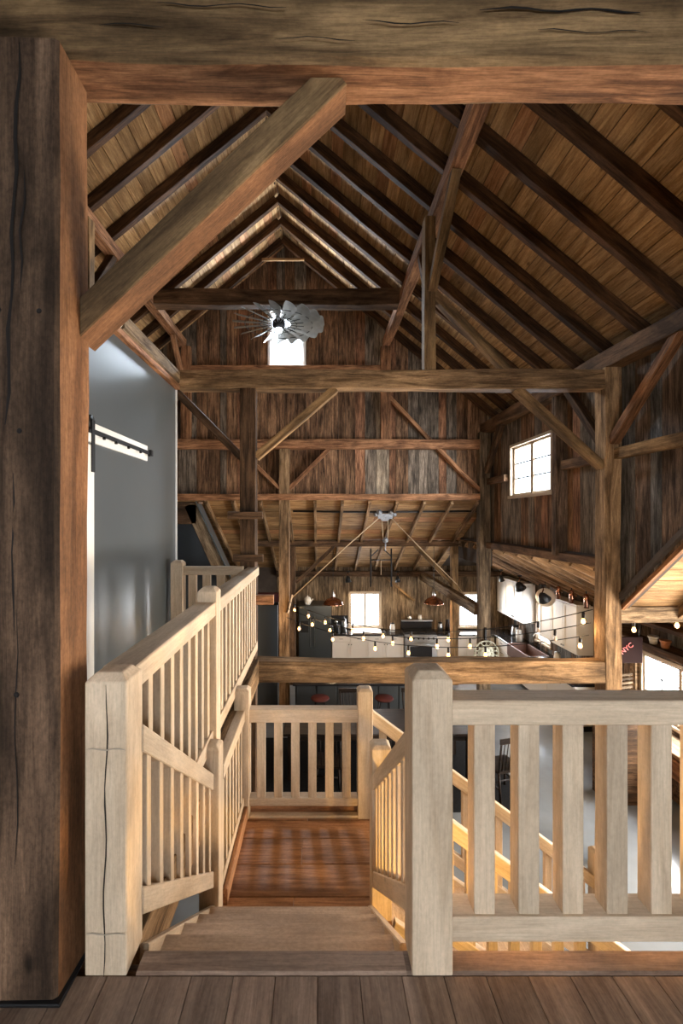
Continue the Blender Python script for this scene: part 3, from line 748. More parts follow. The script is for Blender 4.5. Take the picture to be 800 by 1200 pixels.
slope_rail('near handrail of the lower stair flight, seen through the front balusters', 2.945)
slope_rail('far handrail of the lower stair flight with a square post at its foot', 3.926)
# ================================================================ UPPER LEVEL OBJECTS
# sliding barn door hung on the blue-grey wall
t = thing('sliding_door', (-1.60, 2.75, .02), 'white sliding barn door hanging on a black track, mostly behind the great post', 'door')
box('door_panel', (-1.630, 2.18, .03), (-1.595, 3.24, 2.12), M['whitepaint'], t, .004)
box('track_board', (-1.66, 2.10, 2.155), (-1.640, 4.37, 2.30), M['whitepaint'], t, .003)
tk = box('track', (-1.628, 2.12, 2.213), (-1.618, 4.40, 2.248), M['black'], t, .002)
for y in (3.42, 3.62, 3.86, 4.12, 4.33): lathe('bolt', [(.012, 0), (.012, .018), (0, .022)], (-1.618, y, 2.205), M['black'], tk, n=8, axis=(1, 0, 0))
box('track_stop', (-1.63, 4.36, 2.205), (-1.600, 4.41, 2.262), M['black'], t, .004)
for y in (2.32, 3.19):
    box('hanger_strap', (-1.594, y, 1.93), (-1.586, y + .045, 2.30), M['black'], t, .002)
    lathe('wheel', [(0, -.012), (.05, -.012), (.05, .012), (0, .012)], (-1.612, y + .022, 2.285), M['black'], t, n=18, axis=(1, 0, 0))
# low slanted wall beyond the hallway, capped with planks
t = thing('stair_bulkhead', (-1.7, 6.0, .3), 'slanted plank-trimmed bulkhead with dark opening beyond the hallway end', 'bulkhead')
box('front_beam', (-1.95, 6.00, 1.53), (-1.60, 6.20, 1.80), M['hewn_grey'], t, .01)
timber('cap', (-1.97, 6.10, 1.815), (-1.58, 6.10, 1.815), .22, .03, M['hewn_dark'], t)
timber('slant_board', (-1.70, 6.10, 1.79), (-1.23, 6.10, .76), .20, .16, M['siding_pale'], t, up=(.91, 0, .415))
timber('slant_cap', (-1.615, 6.10, 1.83), (-1.145, 6.10, .80), .24, .016, M['fridge'], t, up=(.91, 0, .415))
prism('panel', [(-1.95, .0), (-1.05, .0), (-1.05, .62), (-1.57, 1.60), (-1.95, 1.60)], .05, Matrix.Translation((0, 6.24, 0)) @ Matrix.Rotation(math.pi / 2, 4, 'X'), M['island'], t)

# windmill ceiling fan
def make_fan():
    C = Vector((-.66, 7.58, 4.84)); R = .76
    t = thing('ceiling_fan', C, 'windmill ceiling fan with galvanised blades hanging before the gable window', 'ceiling fan')
    lathe('down_rod', [(.018, 0), (.018, .30)], C + Vector((0, 0, .06)), M['black'], t, n=10)
    lathe('canopy', [(.07, 0), (.05, -.05), (.02, -.07)], (C.x, C.y, 5.135), M['black'], t)
    lathe('motor', [(.0, .10), (.07, .09), (.105, .05), (.105, -.03), (.07, -.07), (0, -.075)], C, M['black'], t)
    lamp = lathe('lamp', [(.055, 0), (.06, -.02), (.045, -.055), (0, -.07)], C + Vector((.0, 0, -.07)), M['led'], t, n=16)
    nbl = 18; p = math.radians(-30)
    V, F = [], []
    prof = [(.20, .035), (.34, .055), (.50, .082), (.66, .108), (.735, .105), (R, .075)]
    for i, (r, hw) in enumerate(prof):
        for s in (-1, -.5, 0, .5, 1):
            V.append((r, s * hw, .014 * (1 - s * s)))
    for i in range(len(prof) - 1):
        for k in range(4): F.append((i * 5 + k, i * 5 + k + 1, i * 5 + 6 + k, i * 5 + 5 + k))
    bm_ = mesh_from(V, F, 'blade'); bm = bmesh.new(); bm.from_mesh(bm_); bmesh.ops.solidify(bm, geom=list(bm.faces), thickness=.003); bm.to_mesh(bm_); bm.free()
    bm_.materials.append(M['galv'])
    for k in range(nbl):
        a = 2 * math.pi * (k + .5) / nbl
        Mx = Matrix.Translation(C) @ Matrix.Rotation(a, 4, 'Z') @ Matrix.Rotation(p, 4, 'X')
        b = put('blade', bm_, None, Mx, t)
        tube('blade_arm', [Mx @ Vector((.09, 0, -.006)), Mx @ Vector((.42, 0, -.008))], .006, M['black'], b, n=6)
    for rr in (.30, .56):
        tube('ring', [C + Vector((rr * math.cos(a), rr * math.sin(a), -.012)) for a in [2 * math.pi * i / 36 for i in range(37)]], .006, M['black'], t, n=6)
    pl = bpy.data.lights.new('fan_lamp', 'POINT'); pl.energy = 2; pl.shadow_soft_size = .06; pl.color = (.85, .93, 1)
    lo = bpy.data.objects.new('fan_lamp', pl); link(lo, Matrix.Translation(C + Vector((0, 0, -.18))), t)
make_fan()

# hay trolley with ropes
t = thing('hay_trolley', (1.43, 9.8, 1.6), 'antique cast hay trolley on its rail with rope and pulley', 'hay trolley')
tube('rail', [(-.55, 9.80, 1.765), (1.0, 9.80, 1.745), (3.42, 9.80, 1.765)], .022, M['black'], t)
for dx in (-.13, .13):
    lathe('wheel', [(0, -.025), (.06, -.025), (.045, 0), (.06, .025), (0, .025)], (1.43 + dx, 9.76, 1.74), M['pewter'], t, n=16, axis=(0, 1, 0))
box('frame', (1.27, 9.73, 1.60), (1.59, 9.77, 1.71), M['pewter'], t, .02, 2)
box('frame', (1.34, 9.77, 1.55), (1.52, 9.83, 1.70), M['pewter'], t, .02, 2)
for dx in (-.20, .20): lathe('side_wheel', [(0, -.02), (.045, -.02), (.035, 0), (.045, .02), (0, .02)], (1.43 + dx, 9.76, 1.69), M['pewter'], t, n=14, axis=(0, 1, 0))
lathe('pulley', [(0, -.03), (.06, -.03), (.045, 0), (.06, .03), (0, .03)], (1.44, 9.78, 1.14), M['pewter'], t, n=16, axis=(0, 1, 0))
lathe('hook', [(.012, 0), (.02, -.05), (.012, -.10), (.016, -.16), (0, -.18)], (1.44, 9.78, 1.08), M['pewter'], t, n=10)
for dx in (-.065, .065): tube('rope', [(1.43 + dx, 9.78, 1.58), (1.44 + dx * .8, 9.78, 1.16)], .009, M['rope'], t, n=6)
tube('rope', [(1.30, 9.76, 1.62), (.60, 9.62, 1.02), (-.55, 9.28, -.02)], .011, M['rope'], t, n=6)
tube('rope', [(1.56, 9.78, 1.62), (2.3, 9.9, .88), (3.05, 10.0, .15)], .011, M['rope'], t, n=6)
tube('rope', [(3.05, 10.0, .15), (3.25, 9.9, -.18), (3.40, 9.62, -.42)], .007, M['rope'], t, n=6)
timber('cleat', (-.53, 9.27, .05), (-.62, 9.27, -.32), .03, .06, M['pale'], t, up=(0, -1, 0))
t = thing('iron_frame', (1.42, 10.4, .1), 'black iron rectangular hay frame hanging below the trolley pulley', 'iron frame')
for dx in (-.235, .235): tube('side_bar', [(1.43 + dx, 10.4, .92), (1.43 + dx, 10.4, .05)], .018, M['black'], t, n=8)
tube('cross_bar', [(1.195, 10.4, .66), (1.665, 10.4, .66)], .015, M['black'], t)
for s in (-1, 1): tube('stay', [(1.43 + s * .235, 10.4, .74), (1.43 + s * .06, 10.4, .90)], .012, M['black'], t)
tube('chain', [(1.43, 10.4, .64), (1.43, 10.4, .32)], .008, M['rope'], t)

# round cast wheel on the far right post
t = thing('wall_medallion', (3.39, 9.24, -1.15), 'round pale green openwork metal wheel leaning on the far right post', 'decoration')
C = Vector((3.41, 9.25, -1.13))
lathe('disc', [(0, .012), (.155, .010), (.16, -.004), (0, -.006)], C, M['medal'], t, n=32, axis=(0, -1, 0))
tube('rim', [C + Vector((.245 * math.cos(a), 0, .245 * math.sin(a))) for a in [2 * math.pi * i / 40 for i in range(41)]], .014, M['medal'], t, n=6)
for k in range(14):
    a = 2 * math.pi * k / 14
    c = C + Vector((.20 * math.cos(a), 0, .20 * math.sin(a)))
    tube('loop', [c + Vector((.042 * math.cos(b), 0, .042 * math.sin(b))) for b in [2 * math.pi * i / 14 for i in range(15)]], .007, M['medal'], t, n=5)
for k in range(12):
    a = 2 * math.pi * k / 12
    lathe('boss', [(.018, 0), (.014, .01), (0, .014)], C + Vector((.11 * math.cos(a), -.010, .11 * math.sin(a))), M['medal'], t, n=8, axis=(0, -1, 0))
box('back_strap', (3.39, 9.262, -.98), (3.43, 9.30, -.62), M['black'], t, .004)

# string lights
def catenary(a, b, sag, n):
    a, b = Vector(a), Vector(b)
    return [a.lerp(b, i / n) + Vector((0, 0, -sag * 4 * (i / n) * (1 - i / n))) for i in range(n + 1)]
def string(label, a, b, sag, bulbs, off=()):
    pts = catenary(a, b, sag, 24); t = thing('string_light', a, label, 'string lights', 'string lights over the hall')
    tube('cord', pts, .006, M['black'], t, n=6)
    for i, f in enumerate(bulbs):
        k = f * 24; p = pts[int(k)].lerp(pts[min(24, int(k) + 1)], k - int(k))
        s = lathe('socket', [(.014, 0), (.018, -.02), (.018, -.07), (.012, -.08)], p, M['black'], t, n=10)
        lathe('bulb', [(.010, 0), (.018, -.02), (.025, -.045), (.018, -.065), (0, -.075)], p + Vector((0, 0, -.075)), M['bulb_off' if i in off else 'bulb'], s, n=12)
        if i not in off and i % 2 == 0:
            l = bpy.data.lights.new('bulb_glow', 'POINT'); l.energy = 2.5; l.color = (1, .62, .3); l.shadow_soft_size = .04
            link(bpy.data.objects.new('bulb_glow', l), Matrix.Translation(p + Vector((0, 0, -.22))), s)
string('string light cord fixed highest on the right hall post', (3.33, 5.52, .50), (-.58, 8.9, -.02), .42, (.02, .12, .36, .48, .58, .70, .82, .90, .97), off=(1,))
string('string light cord running just below the topmost cord', (3.33, 5.56, .33), (-.58, 8.6, -.10), .36, (.08, .30, .40, .55, .66, .80, .88), off=(0,))
string('lowest string light cord ending beside the lower bulb on the right hall post', (3.33, 5.60, .17), (-.58, 8.3, -.20), .32, (.02, .26, .37, .50, .62, .79, .94))
def hanging_bulb(p, L, label):
    t = thing('hanging_bulb', p, label, 'light bulb'); p = Vector(p)
    tube('cord', [p + Vector((0, 0, L)), p], .005, M['black'], t, n=6)
    lathe('socket', [(.014, 0), (.018, -.02), (.018, -.07), (.012, -.08)], p, M['black'], t, n=10)
    lathe('bulb', [(.010, 0), (.018, -.02), (.025, -.045), (.018, -.065), (0, -.075)], p + Vector((0, 0, -.075)), M['bulb'], t, n=12)
    l = bpy.data.lights.new('bulb_glow', 'POINT'); l.energy = 1.2; l.color = (1, .62, .3); l.shadow_soft_size = .04
    link(bpy.data.objects.new('bulb_glow', l), Matrix.Translation(p + Vector((0, 0, -.22))), t)
hanging_bulb((4.02, 5.80, .30), .35, 'lit amber bulb hanging behind the right hall post')
hanging_bulb((4.27, 5.42, .445), .04, 'lit amber bulb under the wing beam at the right edge')

# ================================================================ KITCHEN
def pull(p, par, w=.09):
    tube('pull', [p + Vector((-w / 2, 0, 0)), p + Vector((-w / 2, -.022, 0)), p + Vector((w / 2, -.022, 0)), p + Vector((w / 2, 0, 0))], .006, M['black'], par, n=6)
def knob(p, par, ax=(0, -1, 0)):
    lathe('knob', [(.008, 0), (.008, .012), (.016, .018), (.012, .028), (0, .03)], p, M['black'], par, n=10, axis=ax)
def base_cab(x0, x1, yf, yb, doors, label, drawers=None):
    t = thing('base_cabinet', ((x0 + x1) / 2, yf, ZL), label, 'cabinet', 'base cabinets on the kitchen wall')
    box('body', (x0, yf + .02, ZL + .10), (x1, yb, ZL + .86), M['cab'], t, .003)
    box('toe_kick', (x0, yf + .08, ZL), (x1, yb, ZL + .10), M['black'], t, 0)
    wd = (x1 - x0) / doors
    for i in range(doors):
        a, b = x0 + wd * i + .006, x0 + wd * (i + 1) - .006
        d = box('drawer', (a, yf, ZL + .70), (b, yf + .02, ZL + .85), M['cab'], t, .004)
        pull(Vector(((a + b) / 2, yf, ZL + .775)), d)
        d = box('door', (a, yf + .006, ZL + .11), (b, yf + .02, ZL + .69), M['cab'], t, .003)
        for (xa, xb, za, zb) in ((a, a + .06, .11, .69), (b - .06, b, .11, .69), (a + .06, b - .06, .11, .17), (a + .06, b - .06, .63, .69)):
            box('door_rail', (xa, yf - .004, ZL + za), (xb, yf + .006, ZL + zb), M['cab'], d, .002)
        knob(Vector((b - .03 if i % 2 == 0 else a + .03, yf - .004, ZL + .62)), d)
    return t
YF = 12.6
base_cab(.38, 1.37, YF, BACK, 2, 'white double-door base cabinet next to the dark refrigerator')
base_cab(1.37, 2.36, YF, BACK, 2, 'white double-door base cabinet left of the range')
base_cab(3.29, 4.10, YF, BACK, 2, 'white double-door base cabinet right of the range')
base_cab(4.10, 4.50, YF, BACK, 1, 'narrow white base cabinet behind the far right post')
base_cab(4.50, 4.88, YF, BACK, 1, 'narrow white base cabinet in the kitchen corner')
t = thing('countertop', (2, 12.9, ZL + .86), 'black stone worktop along the kitchen window wall', 'countertop')
box('slab', (.37, YF - .03, ZL + .86), (2.37, BACK, ZL + .90), M['counter'], t, .006)
box('slab', (3.28, YF - .03, ZL + .86), (XW, BACK, ZL + .90), M['counter'], t, .006)
box('splash', (.37, BACK - .03, ZL + .90), (.85, BACK, ZL + 1.30), M['counter'], t, .003)
# refrigerator
t = thing('refrigerator', (-.1, 12.4, ZL), 'dark stainless double-door refrigerator beside the kitchen cabinets', 'refrigerator')
box('body', (-.54, 12.46, ZL + .03), (.35, 13.18, ZL + 1.73), M['fridge'], t, .008)
for a, b, s in ((-.535, -.165, 1), (-.155, .345, -1)):
    d = box('door', (a, 12.40, ZL + .06), (b, 12.455, ZL + 1.72), M['fridge'], t, .012, 2)
    hx = b - .05 if s > 0 else a + .05
    tube('handle', [(hx, 12.40, ZL + .62), (hx, 12.35, ZL + .62), (hx, 12.35, ZL + 1.42), (hx, 12.40, ZL + 1.42)], .012, M['chrome'], d, n=8)
    if s > 0:
        box('dispenser', (a + .06, 12.393, ZL + 1.0), (a + .26, 12.40, ZL + 1.32), M['black'], d, .004)
t = thing('pot', (-.3, 12.7, ZL + 1.73), 'white enamel pot standing on top of the refrigerator', 'pot')
lathe('bowl', [(.0, 0), (.07, 0), (.10, .06), (.10, .13), (.085, .17)], (-.30, 12.62, ZL + 1.73), M['ceramic'], t)
lathe('lid', [(.09, 0), (.06, .03), (.015, .045), (.02, .07), (0, .08)], (-.30, 12.62, ZL + 1.90), M['ceramic'], t)
tube('spout', [(-.21, 12.62, ZL + 1.80), (-.15, 12.62, ZL + 1.88)], .015, M['ceramic'], t)
# pantry front, left of the fridge, under the end frame
t = thing('pantry_wall', (-1.6, 9.6, ZL), 'blue-grey painted partition left of the kitchen behind the centre post', 'partition')
box('panel', (-4.8, 9.62, ZL), (-.86, 9.72, -.22), M['steelgrey'], t, .004)
box('cap', (-4.8, 9.58, -.22), (-.84, 9.76, -.16), M['darkwood'], t, .004)
box('red_box', (-1.4, 9.62, -.16), (-.62, 9.78, .02), M['red'], t, .01)
# range
t = thing('range_cooker', (2.82, 12.58, ZL), 'stainless steel range cooker with oven window between white cabinets', 'range')
box('body', (2.375, 12.56, ZL + .08), (3.275, 13.18, ZL + .90), M['chrome'], t, .006)
d = box('oven_door', (2.40, 12.525, ZL + .20), (3.25, 12.56, ZL + .70), M['chrome'], t, .008)
box('window', (2.52, 12.519, ZL + .30), (3.13, 12.526, ZL + .58), M['counter'], d, .003)
tube('handle', [(2.45, 12.525, ZL + .655), (2.45, 12.47, ZL + .655), (3.20, 12.47, ZL + .655), (3.20, 12.525, ZL + .655)], .014, M['chrome'], d)
box('control_panel', (2.39, 12.535, ZL + .73), (3.26, 12.56, ZL + .87), M['chrome'], t, .006)
for i in range(6): lathe('dial', [(.028, 0), (.024, .03), (0, .03)], (2.48 + .138 * i, 12.535, ZL + .80), M['black'], t, n=14, axis=(0, -1, 0))
box('cooktop', (2.39, 12.58, ZL + .90), (3.26, 13.16, ZL + .935), M['black'], t, .006)
for i in range(3): box('grate', (2.43 + .29 * i, 12.62, ZL + .935), (2.66 + .29 * i, 13.08, ZL + .955), M['black'], t, .004)
box('back_shelf', (2.38, 13.02, ZL + 1.16), (3.27, 13.18, ZL + 1.20), M['chrome'], t, .004)
box('back_panel', (2.38, 13.15, ZL + .935), (3.27, 13.185, ZL + 1.16), M['counter'], t, .002)
# bits on the worktop
def jar(x, y, r, h, m, lid, label, nm='jar', z=None):
    z = ZL + .90 if z is None else z
    t = thing(nm, (x, y, z), label, nm.replace('_', ' '))
    lathe('body', [(0, 0), (r, 0), (r * 1.03, h * .6), (r * .8, h * .9), (r * .8, h)], (x, y, z), M[m], t, n=14)
    lathe('lid', [(r * .85, 0), (r * .85, h * .10), (r * .2, h * .14), (0, h * .2)], (x, y, z + h), M[lid], t, n=14)
jar(.50, 12.92, .06, .26, 'black', 'chrome', 'black lidded canister by the refrigerator', 'canister')
jar(.72, 12.90, .075, .33, 'chrome', 'black', 'tall steel coffee urn beside the kitchen window', 'coffee_urn')
jar(2.10, 12.92, .07, .22, 'ceramic', 'black', 'small white jar between the window and the range', 'jar')
jar(2.62, 13.09, .06, .10, 'chrome', 'chrome', 'small steel pot on the range shelf, left one', 'pot', ZL + 1.20)
jar(2.92, 13.09, .055, .12, 'ceramic', 'chrome', 'small pale jar on the range shelf, right one', 'jar', ZL + 1.20)
jar(3.45, 12.90, .07, .24, 'chrome', 'black', 'steel canister right of the range', 'canister')
jar(3.66, 12.92, .06, .30, 'darkwood', 'black', 'dark bottle-shaped jar right of the range', 'jar')
jar(3.84, 12.90, .055, .20, 'chrome', 'chrome', 'squat steel jar below the right kitchen window', 'jar')
t = thing('tray', (1.35, 12.9, ZL + .90), 'white tray lying on the worktop under the kitchen window', 'tray')
box('base', (.95, 12.66, ZL + .90), (1.78, 13.10, ZL + .92), M['ceramic'], t, .006)
box('rim', (.93, 12.64, ZL + .905), (1.80, 12.66, ZL + .945), M['ceramic'], t, .004)
box('rim', (.93, 13.10, ZL + .905), (1.80, 13.12, ZL + .945), M['ceramic'], t, .004)
# copper pendants over the island
def pendant(x, y, z, top, label):
    t = thing('pendant_lamp', (x, y, z), label, 'pendant lamp', 'copper pendants over the island')
    V, F = [], []; n = 32; prof = [(.03, .17), (.045, .15), (.09, .135), (.16, .10), (.205, .05), (.225, 0), (.24, -.015)]
    for r, h in prof:
        for k in range(n):
            rr = r * (1 + (.035 if k % 2 else -.02) * (r > .06)); a = 2 * math.pi * k / n
            V.append((rr * math.cos(a), rr * math.sin(a), h))
    for i in range(len(prof) - 1):
        for k in range(n): F.append((i * n + k, i * n + (k + 1) % n, (i + 1) * n + (k + 1) % n, (i + 1) * n + k))
    m = mesh_from(V, F, 'shade', True); bm = bmesh.new(); bm.from_mesh(m); bmesh.ops.solidify(bm, geom=list(bm.faces), thickness=.004); bm.to_mesh(m); bm.free()
    put('shade', m, M['copper'], Matrix.Translation((x, y, z)), t)
    lathe('socket', [(.035, .15), (.04, .22), (.03, .26), (.018, .33), (0, .34)], (x, y, z), M['chrome'], t)
    tube('cord', [(x, y, z + .33), (x, y, top)], .007, M['black'], t, n=6)
    lathe('bulb', [(.02, .12), (.04, .07), (.03, .02), (0, .01)], (x, y, z), M['bulb'], t, n=12)
    l = bpy.data.lights.new('pendant_glow', 'POINT'); l.energy = 14; l.color = (1, .72, .42); l.shadow_soft_size = .05
    link(bpy.data.objects.new('pendant_glow', l), Matrix.Translation((x, y, z - .05)), t)
pendant(.36, 11.2, -.49, .92, 'ribbed copper pendant lamp hanging left of the kitchen window')
pendant(2.84, 11.2, -.47, .92, 'ribbed copper pendant lamp hanging over the range')
# adjustable spot heads
def spot(p, d, label, e=35, r=.075):
    p = Vector(p); d = Vector(d).normalized()
    t = thing('spot_lamp', p, label, 'spot lamp', 'black spot lamps under the kitchen roof')
    lathe('head', [(0, -.10), (.03, -.10), (r * .6, -.05), (r, .07), (r * .92, .07), (r * .5, -.02)], p, M['black'], t, axis=d, n=18)
    lathe('face', [(0, 0), (r * .75, 0)], p + d * .045, M['bulb'], t, axis=d, n=16)
    tube('stem', [p - d * .08, p + Vector((0, 0, .14)), p + Vector((0, 0, .22))], .012, M['copper'], t, n=8)
    lathe('mount', [(.045, 0), (.045, .03), (0, .03)], p + Vector((0, 0, .21)), M['black'], t, n=14)
    l = bpy.data.lights.new('spot_glow', 'SPOT'); l.energy = e; l.spot_size = math.radians(100); l.spot_blend = .6; l.color = (1, .78, .5); l.shadow_soft_size = .04
    o = bpy.data.objects.new('spot_glow', l)
    link(o, Matrix.Translation(p + d * .09) @ d.to_track_quat('-Z', 'Y').to_matrix().to_4x4(), t)
spot((.83, 12.75, -.10), (.1, .1, -1), 'black spot lamp left above the kitchen window', 8, .09)
spot((2.22, 12.75, -.10), (.1, .1, -1), 'black spot lamp above the kitchen wall right of the window', 8)
spot((4.42, 10.0, .12), (.6, .3, -1), 'black spot lamp before the far white wall cabinets', 12, .12)
spot((4.30, 8.70, .10), (.7, .3, -1), 'black spot lamp before the round white clock', 12, .12)
spot((4.90, 12.2, .0), (.3, .2, -1), 'small black spot lamp beside the far right post', 12)
# white round clock and copper cups on the aisle side
t = thing('wall_clock', (5.0, 10.0, -.05), 'white round clock hanging on the plank behind the black spot lamps', 'clock')
lathe('rim', [(.19, -.02), (.20, 0), (.19, .02), (.17, .02)], (4.92, 9.86, -.10), M['ceramic'], t, n=28, axis=(-.75, -1, 0))
lathe('face', [(0, .005), (.18, .005)], (4.92, 9.86, -.10), M['whitepaint'], t, n=28, axis=(-.75, -1, 0))
tube('cord', [(4.92, 9.88, .08), (4.92, 9.88, .24)], .005, M['black'], t, n=6)
for i, (x, y, lb) in enumerate(((4.85, 9.20, 'leftmost copper lamp tube above the near wall cabinet'), (4.85, 8.72, 'middle copper lamp tube above the near wall cabinet'), (4.85, 8.24, 'rightmost copper lamp tube above the near wall cabinet'))):
    t = thing('copper_lamp', (x, y, -.05), lb, 'lamp', 'copper tube lamps')
    lathe('tube', [(.04, 0), (.042, .22), (.03, .25), (.015, .26)], (x, y, -.02), M['copper'], t, n=14)
    tube('stem', [(x, y, .22), (x, y, .36)], .01, M['black'], t, n=6)
# wall cabinets on the right
def wall_cab(y0, y1, z0, z1, doors, label, xf=5.17):
    t = thing('wall_cabinet', (xf, (y0 + y1) / 2, z0), label, 'cabinet', 'white wall cabinets on the aisle wall')
    box('body', (xf + .02, y0, z0), (XW, y1, z1), M['cab'], t, .004)
    timber('crown', (xf + .12, y0 - .02, z1 + .02), (xf + .12, y1, z1 + .02), .28, .04, M['cab'], t)
    wd = (y1 - y0) / doors
    for i in range(doors):
        a, b = y0 + wd * i + .006, y0 + wd * (i + 1) - .006
        d = box('door', (xf + .004, a, z0 + .01), (xf + .02, b, z1 - .01), M['cab'], t, .003)
        for (ya, yb, za, zb) in ((a, a + .06, z0 + .01, z1 - .01), (b - .06, b, z0 + .01, z1 - .01), (a + .06, b - .06, z0 + .01, z0 + .07), (a + .06, b - .06, z1 - .07, z1 - .01)):
            box('door_rail', (xf - .006, ya, za), (xf + .004, yb, zb), M['cab'], d, .002)
        knob(Vector((xf - .006, (a + .03) if i % 2 else (b - .03), z0 + .08)), d, (-1, 0, 0))
wall_cab(9.10, 10.64, -1.14, -.16, 3, 'near white wall cabinets right of the small sink window')
wall_cab(11.54, 13.15, -1.06, -.08, 3, 'far white wall cabinets left of the small sink window')
# aisle base cabinets with sink
def aisle_cab(y0, y1, label, drawers):
    xf = 4.9; t = thing('base_cabinet', (xf, (y0 + y1) / 2, ZL), label, 'cabinet', 'base cabinets on the aisle wall')
    box('body', (xf + .02, y0, ZL + .10), (XW, y1, ZL + .86), M['cab'], t, .003)
    box('toe_kick', (xf + .08, y0, ZL), (XW, y1, ZL + .10), M['black'], t, 0)
    zs = [.12, .36, .60, .85] if drawers else [.12, .85]
    for za, zb in zip(zs, zs[1:]):
        d = box('drawer' if drawers else 'door', (xf, y0 + .01, ZL + za), (xf + .02, y1 - .01, ZL + zb - .01), M['cab'], t, .004)
        p = Vector((xf, (y0 + y1) / 2, ZL + zb - .08))
        tube('pull', [p + Vector((0, -.05, 0)), p + Vector((-.022, -.05, 0)), p + Vector((-.022, .05, 0)), p + Vector((0, .05, 0))], .006, M['black'], d, n=6)
aisle_cab(11.75, 12.58, 'white three-drawer base cabinet next to the kitchen corner', True)
aisle_cab(9.75, 10.55, 'white base cabinet on the near side of the sink', False)
aisle_cab(8.75, 9.75, 'white base cabinet nearest along the aisle wall', False)
t = thing('sink', (5.1, 11.15, ZL + .6), 'brown apron front sink under the small window', 'sink')
for lo, hi in (((4.86, 10.57, ZL + .60), (4.90, 11.73, ZL + .90)), ((5.34, 10.57, ZL + .60), (5.38, 11.73, ZL + .90)), ((4.90, 10.57, ZL + .60), (5.34, 10.61, ZL + .90)), ((4.90, 11.69, ZL + .60), (5.34, 11.73, ZL + .90)), ((4.90, 10.61, ZL + .60), (5.34, 11.69, ZL + .64))):
    box('basin_wall' if hi[2] > ZL + .7 else 'basin_floor', lo, hi, M['sinkbrown'], t, .006)
box('lower_front', (4.92, 10.57, ZL + .1), (4.95, 11.73, ZL + .60), M['cab'], t, .003)
tube('faucet', [(5.42, 11.1, ZL + .90), (5.42, 11.1, ZL + 1.22), (5.38, 11.1, ZL + 1.30), (5.28, 11.1, ZL + 1.30), (5.24, 11.1, ZL + 1.22)], .014, M['chrome'], t, n=8)
t = thing('countertop', (5.2, 9.5, ZL + .86), 'glossy black worktop along the aisle wall beside the sink', 'countertop')
box('slab', (4.87, 8.75, ZL + .86), (XW, 10.57, ZL + .90), M['counter'], t, .006)
box('slab', (4.87, 11.73, ZL + .86), (XW, 12.57, ZL + .90), M['counter'], t, .006)
box('slab', (5.38, 10.57, ZL + .86), (XW, 11.73, ZL + .90), M['counter'], t, .004)
jar(5.30, 12.25, .10, .30, 'chrome', 'black', 'large steel mixer canister in the kitchen corner', 'canister')
jar(5.25, 11.90, .08, .26, 'ceramic', 'ceramic', 'white crock beside the sink', 'crock')
jar(5.30, 10.1, .07, .22, 'ceramic', 'chrome', 'white jar under the near wall cabinets', 'jar')
jar(5.28, 9.4, .07, .24, 'copper', 'copper', 'copper canister at the near end of the aisle worktop', 'canister')
# island with grey panels
t = thing('kitchen_island', (.7, 9.3, ZL), 'dark grey panelled kitchen island behind the low girder', 'island')
box('body', (-.46, 9.05, ZL), (2.0, 9.95, ZL + .84), M['island'], t, .004)
for i in range(6):
    a = -.45 + .408 * i; box('panel', (a + .012, 9.03, ZL + .06), (a + .396, 9.05, ZL + .82), M['island'], t, .006)
box('top', (-.50, 8.85, ZL + .84), (2.04, 9.98, ZL + .885), M['counter'], t, .006)
# bar stools and dining chairs
def stool(x, y, label):
    t = thing('bar_stool', (x, y, ZL), label, 'stool', 'bar stools at the island')
    lathe('seat', [(0, 0), (.16, 0), (.18, .02), (.165, .045), (0, .04)], (x, y, ZL + .66), M['red'], t, n=20)
    for i in range(4):
        a = math.pi / 4 + i * math.pi / 2
        tube('leg', [(x + .11 * math.cos(a), y + .11 * math.sin(a), ZL + .66), (x + .21 * math.cos(a), y + .21 * math.sin(a), ZL)], .014, M['black'], t, n=8)
    tube('foot_ring', [(x + .175 * math.cos(a), y + .175 * math.sin(a), ZL + .24) for a in [2 * math.pi * i / 20 for i in range(21)]], .009, M['black'], t, n=6)
stool(.03, 8.66, 'round dark red bar stool left at the grey island')
stool(1.25, 8.66, 'round dark red bar stool right at the grey island')
def make_chair(label):
    t = thing('dining_chair', (0, 0, 0), label, 'chair', 'black chairs around the dining table')
    box('seat', (-.22, -.21, .43), (.22, .21, .465), M['darkwood'], t, .012, 2)
    for sx in (-1, 1):
        tube('leg', [(.17 * sx, -.16, .44), (.21 * sx, -.21, 0)], .018, M['darkwood'], t, n=8)
        tube('leg', [(.17 * sx, .16, .44), (.20 * sx, .24, 0)], .018, M['darkwood'], t, n=8)
        tube('stretcher', [(.19 * sx, -.185, .20), (.185 * sx, .20, .20)], .011, M['darkwood'], t, n=6)
        tube('back_post', [(.19 * sx, .19, .45), (.205 * sx, .27, .92)], .015, M['darkwood'], t, n=8)
    tube('stretcher', [(-.19, .0, .20), (.19, .0, .20)], .011, M['darkwood'], t, n=6)
    timber('crest_rail', (-.23, .275, .93), (.23, .275, .93), .025, .08, M['darkwood'], t)
    for i in range(6):
        x = -.14 + .056 * i; tube('spindle', [(x, .185, .455), (x * 1.05, .27, .91)], .007, M['darkwood'], t, n=6)
    return t
ch = make_chair('black spindle-back chair standing at the right end of the dining table')
spots = [(2.72, 6.75, -165, None),
         (.15, 6.85, 172, 'black spindle-back chair on the near side of the dining table, by its left corner'),
         (.95, 6.85, 183, 'black spindle-back chair in the middle of the near side of the dining table'),
         (1.75, 6.85, 176, 'black spindle-back chair on the near side of the dining table, by its right corner'),
         (.62, 8.10, 4, 'black spindle-back chair on the far side of the dining table, left one'),
         (1.74, 8.10, -3, 'black spindle-back chair on the far side of the dining table, right one')]
Dm = lambda s: Matrix.Translation((s[0], s[1], ZL + .012)) @ Matrix.Rotation(math.radians(s[2]), 4, 'Z')
